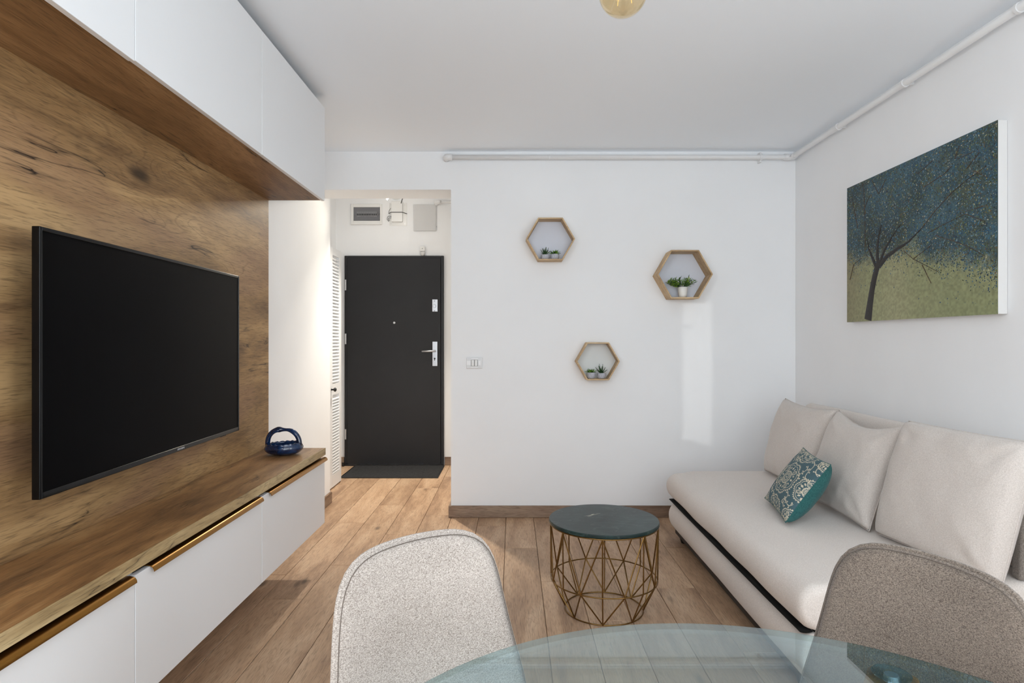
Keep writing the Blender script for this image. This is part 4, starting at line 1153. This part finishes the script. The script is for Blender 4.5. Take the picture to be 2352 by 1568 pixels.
# teal patterned pillow
def pattern(x, y):
    """1 where the pale embroidery is; x, y in metres from the pillow centre"""
    def line(d, w_): return np.abs(d) < w_
    out = np.zeros(x.shape, bool)
    def medallion(cx_, cy_, Rm, rot=0.0):
        nonlocal out
        dx, dy = x - cx_, y - cy_
        r = np.hypot(dx, dy * 1.08); a = np.arctan2(dy, dx) + rot
        sc8 = np.abs(np.sin(4 * a)) ** 0.7
        r1 = Rm * (0.88 + 0.12 * sc8)
        out |= line(r - r1, 0.0020)
        out |= line(r - r1 * 0.86, 0.0015)
        out |= (np.abs(r - r1 * 1.045) < 0.0035) & (np.sin(a * 44) > 0.25)
        out |= line(r - Rm * 0.40, 0.0020)
        out |= (np.abs(r - Rm * 0.345) < 0.0030) & (np.sin(a * 26) > 0.0)
        out |= line(r - Rm * 0.27, 0.0014)
        out |= line(r - Rm * 0.17, 0.0014)
        out |= (np.abs(r - Rm * 0.215) < 0.0024) & (np.sin(a * 14) > 0.2)
        out |= r < Rm * 0.06
        for k_ in range(8):
            an = k_ * PI / 4 - rot
            px_, py_ = cx_ + math.cos(an) * Rm * 0.60, cy_ + math.sin(an) * Rm * 0.58
            e1 = (x - px_) * math.cos(an) + (y - py_) * math.sin(an); e2 = -(x - px_) * math.sin(an) + (y - py_) * math.cos(an)
            if k_ % 2 == 0:
                out |= (np.abs(e1) / 0.012 + np.abs(e2) / 0.008) < 1
            else:
                rr = np.hypot(e1 / 1.35, e2)
                out |= line(rr - Rm * 0.115, 0.0015); out |= (rr < Rm * 0.09) & (np.sin(np.arctan2(e2, e1) * 9) > 0.45) & (rr > Rm * 0.03)
            an2 = an + PI / 8
            px_, py_ = cx_ + math.cos(an2) * Rm * 0.62, cy_ + math.sin(an2) * Rm * 0.6
            e1 = (x - px_) * math.cos(an2) + (y - py_) * math.sin(an2); e2 = -(x - px_) * math.sin(an2) + (y - py_) * math.cos(an2)
            out |= (np.abs(e1) / 0.010 + np.abs(e2) / 0.0055) < 1
    medallion(0.005, 0.0, 0.112)
    for (cx_, cy_, rr) in ((-0.195, 0.02, 0.098), (0.0, 0.215, 0.098), (0.02, -0.218, 0.10), (0.218, 0.0, 0.085), (-0.19, -0.205, 0.082), (-0.19, 0.225, 0.08), (0.2, 0.215, 0.07), (0.215, -0.205, 0.08)):
        medallion(cx_, cy_, rr, 0.3)
    # vines with berries between the medallions
    for (x0_, y0_, x1_, y1_, bow) in ((0.09, 0.17, 0.19, 0.05, 0.02), (0.14, 0.2, 0.2, 0.11, 0.01), (-0.13, 0.12, -0.06, 0.16, 0.015), (-0.11, -0.10, -0.03, -0.15, -0.012), (0.10, -0.13, 0.19, -0.10, 0.015), (-0.12, 0.17, -0.05, 0.21, 0.01), (0.10, 0.13, 0.12, 0.03, 0.012), (-0.10, 0.11, -0.02, 0.13, 0.008), (0.11, -0.06, 0.14, -0.15, 0.01), (-0.10, -0.05, -0.10, -0.13, 0.01)):
        L_ = math.hypot(x1_ - x0_, y1_ - y0_); tx_, ty_ = (x1_ - x0_) / L_, (y1_ - y0_) / L_
        s = (x - x0_) * tx_ + (y - y0_) * ty_; n_ = -(x - x0_) * ty_ + (y - y0_) * tx_
        cur = bow * np.sin(np.clip(s / L_, 0, 1) * PI * 2)
        out |= line(n_ - cur, 0.0022) & (s > 0) & (s < L_)
        for j in range(6):
            sj = L_ * (j + 0.5) / 6; sg = 1 if j % 2 else -1; nj = bow * math.sin(sj / L_ * PI * 2) + sg * 0.012
            out |= np.hypot(s - sj, n_ - nj) < 0.0042
            out |= line(s - sj - (n_ - nj) * 0.4, 0.0014) & (np.abs(n_ - (nj - sg * 0.006)) < 0.006)
    return out
fr_, w__, h__ = frame_of(1.275, 3.085, 1.195, 2.665, 0.675, 0.185, zb=0.417)
o3, ax, up, nr = fr_
tp = thing('throw_pillow', 'square teal throw pillow with cream medallion embroidery on the sofa', 'pillow', tuple(o3))
PN = 230
Wp, Hp, Tp = w__, h__, 0.15
def pil(sign, nn, t_=1.0):
    us = np.linspace(-1, 1, nn + 1)
    U, V_ = np.meshgrid(us, us, indexing='ij')
    e = np.clip((1 - np.abs(U) ** 2.4) * (1 - np.abs(V_) ** 2.4), 0, 1)
    th = Tp / 2 * e ** (0.62 if sign > 0 else 0.42) * t_
    X_ = U * Wp / 2 * (1 - 0.06 * (1 - V_ * V_)); Z_ = V_ * Hp / 2 * (1 - 0.06 * (1 - U * U))
    base_ = np.array(o3 + up * (Hp / 2 + 0.004))
    Pn = base_ + X_[..., None] * np.array(ax) + Z_[..., None] * np.array(up) + (sign * th + 0.02)[..., None] * np.array(nr)
    return Pn, X_, Z_
Pn, X_, Z_ = pil(1, PN, 0.62)
pm = pattern(X_, Z_ * 1.32)
b = MB(); b.grid([[tuple(q) for q in row] for row in Pn])
o = b.build('front', painted('embroidered_cotton', 0.95, 700, 0.4), tp, fix=False, smooth=True, label='teal grey front with cream embroidery')
tealg = np.array(lin((70, 96, 104))); cream = np.array(lin((206, 198, 176)))
nz = 0.85 + 0.3 * np.random.RandomState(3).rand(PN + 1, PN + 1)
cc = np.where(pm[..., None], cream, tealg) * nz[..., None]
set_colors(o, np.concatenate([cc.reshape(-1, 3), np.ones(((PN + 1) ** 2, 1))], 1))
Pb, _, _ = pil(-1, 40, 1.25)
b = MB(); b.grid([[tuple(q) for q in row] for row in Pb]); b.build('back', TEAL, tp, smooth=True, label='plain teal back and side')
Pf, _, _ = pil(1, 40, 0.62)
per = [tuple(Pf[i, 0]) for i in range(40)] + [tuple(Pf[40, j]) for j in range(40)] + [tuple(Pf[40 - i, 40]) for i in range(40)] + [tuple(Pf[0, 40 - j]) for j in range(40)]
MB().tube(per, 0.0018, 5, closed=True).build('seam', TEAL, tp, smooth=True)

# ------------------------------------------------------------------ dining chairs
def chair(label, loc, rotz, mat, lean=0.0334, hw_top=0.1683, hw_bot=0.2184, ztop=0.8217):
    c_ = thing('dining_chair', label, 'chair', loc, rotz, group='upholstered dining chairs')
    zb = 0.44
    zc = (zb + ztop) / 2
    def yback(x, z):
        t = (z - zb) / (ztop - zb)
        return 0.19 + lean * t - 1.137 * x * x - 0.05 * (1 - t) ** 3
    # outline of the backrest, front view
    out = []
    n = 72
    for i in range(n):
        a = 2 * PI * i / n
        ca, sa = math.cos(a), math.sin(a)
        ex = 5.5 if sa > 0 else 6.0
        r = (abs(ca) ** ex + abs(sa) ** ex) ** (-1.0 / ex)
        x_, z_ = r * ca, r * sa
        t = (z_ + 1) / 2
        hw = hw_bot + (hw_top - hw_bot) * t
        out.append((x_ * hw, zc + z_ * (ztop - zb) / 2 - 0.0106 * (abs(x_) ** 2) * max(z_, 0)))
    K = 12
    front, back = [], []
    for k_ in range(K + 1):
        f = k_ / K
        rf, rb = [], []
        for (x, z) in out:
            xx, zz = x * f, zc + (z - zc) * f
            th = 0.012 + 0.012 * (1 - f ** 4)
            if f > 0.985: th = 0.007
            y = yback(xx, zz)
            rf.append((xx, y - th, zz)); rb.append((xx, y + th, zz))
        rf.append(rf[0]); rb.append(rb[0]); front.append(rf); back.append(rb)
    b = MB().grid(front); b.grid(back); b.grid([front[-1], back[-1]])
    b.build('backrest', mat, c_, local=True, smooth=True, weld=1e-4)
    MB().tube([(x * 1.004, yback(x, z), zc + (z - zc) * 1.004) for x, z in out], 0.0055, 8, closed=True).build('piping', mat, c_, local=True, smooth=True)
    MB().tube([(x * 0.988, yback(x * 0.988, zc + (z - zc) * 0.988) - 0.0128, zc + (z - zc) * 0.988) for x, z in out], 0.0010, 5, closed=True).build('stitching', plain('dark_stitching', (96, 86, 78), 0.9) if 'dark_stitching' not in bpy.data.materials else bpy.data.materials['dark_stitching'], c_, local=True, smooth=True)
    # seat pad
    rows = []
    for k_ in range(7):
        z = (0.415, 0.418, 0.43, 0.445, 0.458, 0.464, 0.466)[k_]; sc_ = (0.86, 0.93, 0.985, 1.0, 0.98, 0.9, 0.5)[k_]
        row = []
        for i in range(48):
            a = 2 * PI * i / 48; ca, sa = math.cos(a), math.sin(a)
            r = (abs(ca) ** 2.6 + abs(sa) ** 2.6) ** (-1 / 2.6)
            row.append((r * ca * 0.215 * sc_, -0.03 + r * sa * 0.20 * sc_, z))
        row.append(row[0]); rows.append(row)
    b = MB().grid(rows); b.add(rows[-1][:-1], [tuple(range(48))]); b.add(rows[0][:-1], [tuple(range(48))])
    b.build('seat', mat, c_, local=True, smooth=True, weld=1e-4)
    for sx in (-1, 1):
        for sy in (-1, 1):
            MB().tube([(sx * 0.14, -0.035 + sy * 0.13, 0.415), (sx * 0.20, -0.035 + sy * 0.20, 0.0008)], [0.019, 0.011], 14).build('leg', LEGWOOD, c_, local=True, smooth=False)
    MB().box(-0.15, 0.15, -0.175, 0.105, 0.40, 0.414).build('under_frame', BLACKMATT, c_, local=True)
    return c_
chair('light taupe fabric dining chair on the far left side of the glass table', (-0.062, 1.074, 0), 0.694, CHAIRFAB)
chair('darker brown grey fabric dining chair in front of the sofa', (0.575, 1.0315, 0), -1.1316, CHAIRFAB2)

# ------------------------------------------------------------------ round glass dining table
gx, gy, gr, gz = 0.27, 0.505, 0.522, 0.75
gt = thing('dining_table', 'round glass topped dining table with wooden legs in the foreground', 'table', (gx, gy, 0))
b = MB()
n = 128
def ring(r, z): return [(gx + r * math.cos(2 * PI * k / n), gy + r * math.sin(2 * PI * k / n), z) for k in range(n)]
b.cur = 0
b.add(ring(gr - 0.002, gz), [tuple(range(n))])
b.add(ring(gr - 0.002, gz - 0.010), [tuple(range(n - 1, -1, -1))])
b.cur = 1
R4 = [ring(gr - 0.002, gz), ring(gr, gz - 0.002), ring(gr, gz - 0.008), ring(gr - 0.002, gz - 0.010)]
b.grid([r_ + [r_[0]] for r_ in R4])
b.build('glass_top', [GLASS, GLASSEDGE], gt, weld=1e-5)
for k_ in range(3):
    an = math.atan2(0.385, 0.277) + k_ * 2 * PI / 3
    ux, uy = math.cos(an), math.sin(an)
    cxl, cyl = gx + ux * 0.474, gy + uy * 0.474
    if k_ == 0: pass
    px_, py_ = -uy, ux
    def q3(r_, s_, z_): return (gx + ux * r_ + px_ * s_, gy + uy * r_ + py_ * s_, z_)
    lg = MB().hexa([q3(0.06, -0.018, 0.001), q3(0.10, -0.018, 0.001), q3(0.10, 0.018, 0.001), q3(0.06, 0.018, 0.001),
                    q3(0.40, -0.034, gz - 0.02), q3(0.512, -0.034, gz - 0.02), q3(0.512, 0.034, gz - 0.02), q3(0.40, 0.034, gz - 0.02)]).build('leg', LEGWOOD, gt, bevel=0.008, seg=3)
    MB().lathe([(0.012, gz - 0.02), (0.0095, gz - 0.0116)], (cxl, cyl, 0), 20).build('mount', STEEL, lg)
    MB().lathe([(0.0098, gz - 0.0135), (0.023, gz - 0.0125), (0.026, gz - 0.0115), (0.026, gz - 0.0103), (0.024, gz - 0.0103), (0.0098, gz - 0.0115)], (cxl, cyl, 0), 32, capb=False, capt=False).build('suction_pad', PAD, lg, label='clear round pad under the glass')
# a ring ties the legs
MB().tube([(gx + 0.205 * math.cos(2 * PI * k / 40), gy + 0.205 * math.sin(2 * PI * k / 40), 0.20) for k in range(40)], 0.008, 10, closed=True).build('leg_ring', BLACKMATT, gt, smooth=True)

# ------------------------------------------------------------------ amber pendant bulb
bx_, by_, bzc, br_ = 0.2165, 1.21, 1.9045, 0.0476
pb = thing('pendant_bulb', 'amber glass globe bulb hanging at the top edge over the table', 'pendant light', (bx_, by_, ZC))
prof = []
for i in range(25):
    a = -PI / 2 + (PI * 0.80) * i / 24
    prof.append((max(0.0005, br_ * math.cos(a)), br_ * math.sin(a)))
prof += [(0.022, 0.056), (0.0155, 0.066), (0.0145, 0.075)]
MB().lathe(prof, (bx_, by_, bzc), 40, capt=False).build('globe', AMBER, pb, smooth=True, label='amber glass globe')
MB().lathe([(0.0143, 0.07), (0.0143, 0.09), (0.02, 0.092), (0.02, 0.135), (0.008, 0.142)], (bx_, by_, bzc), 20).build('socket', BRASS, pb)
MB().tube([(bx_, by_, bzc + 0.14), (bx_, by_, ZC - 0.03)], 0.003, 8).build('cord', BLACKMATT, pb)
MB().lathe([(0.05, ZC - 0.03), (0.05, ZC - 0.001)], (bx_, by_, 0), 28).build('rose', BRASS, pb)
b = MB()
for k_ in range(4):
    a = k_ * PI / 2 + 0.4
    b.tube([(bx_ + 0.006 * math.cos(a), by_ + 0.006 * math.sin(a), bzc + 0.05), (bx_ + 0.02 * math.cos(a), by_ + 0.02 * math.sin(a), bzc - 0.018)], 0.0008, 6)
b.tube([(bx_, by_, bzc + 0.07), (bx_, by_, bzc + 0.0)], 0.004, 8)
b.build('filament', plain('straw_filament', (232, 208, 150), 0.4), pb)
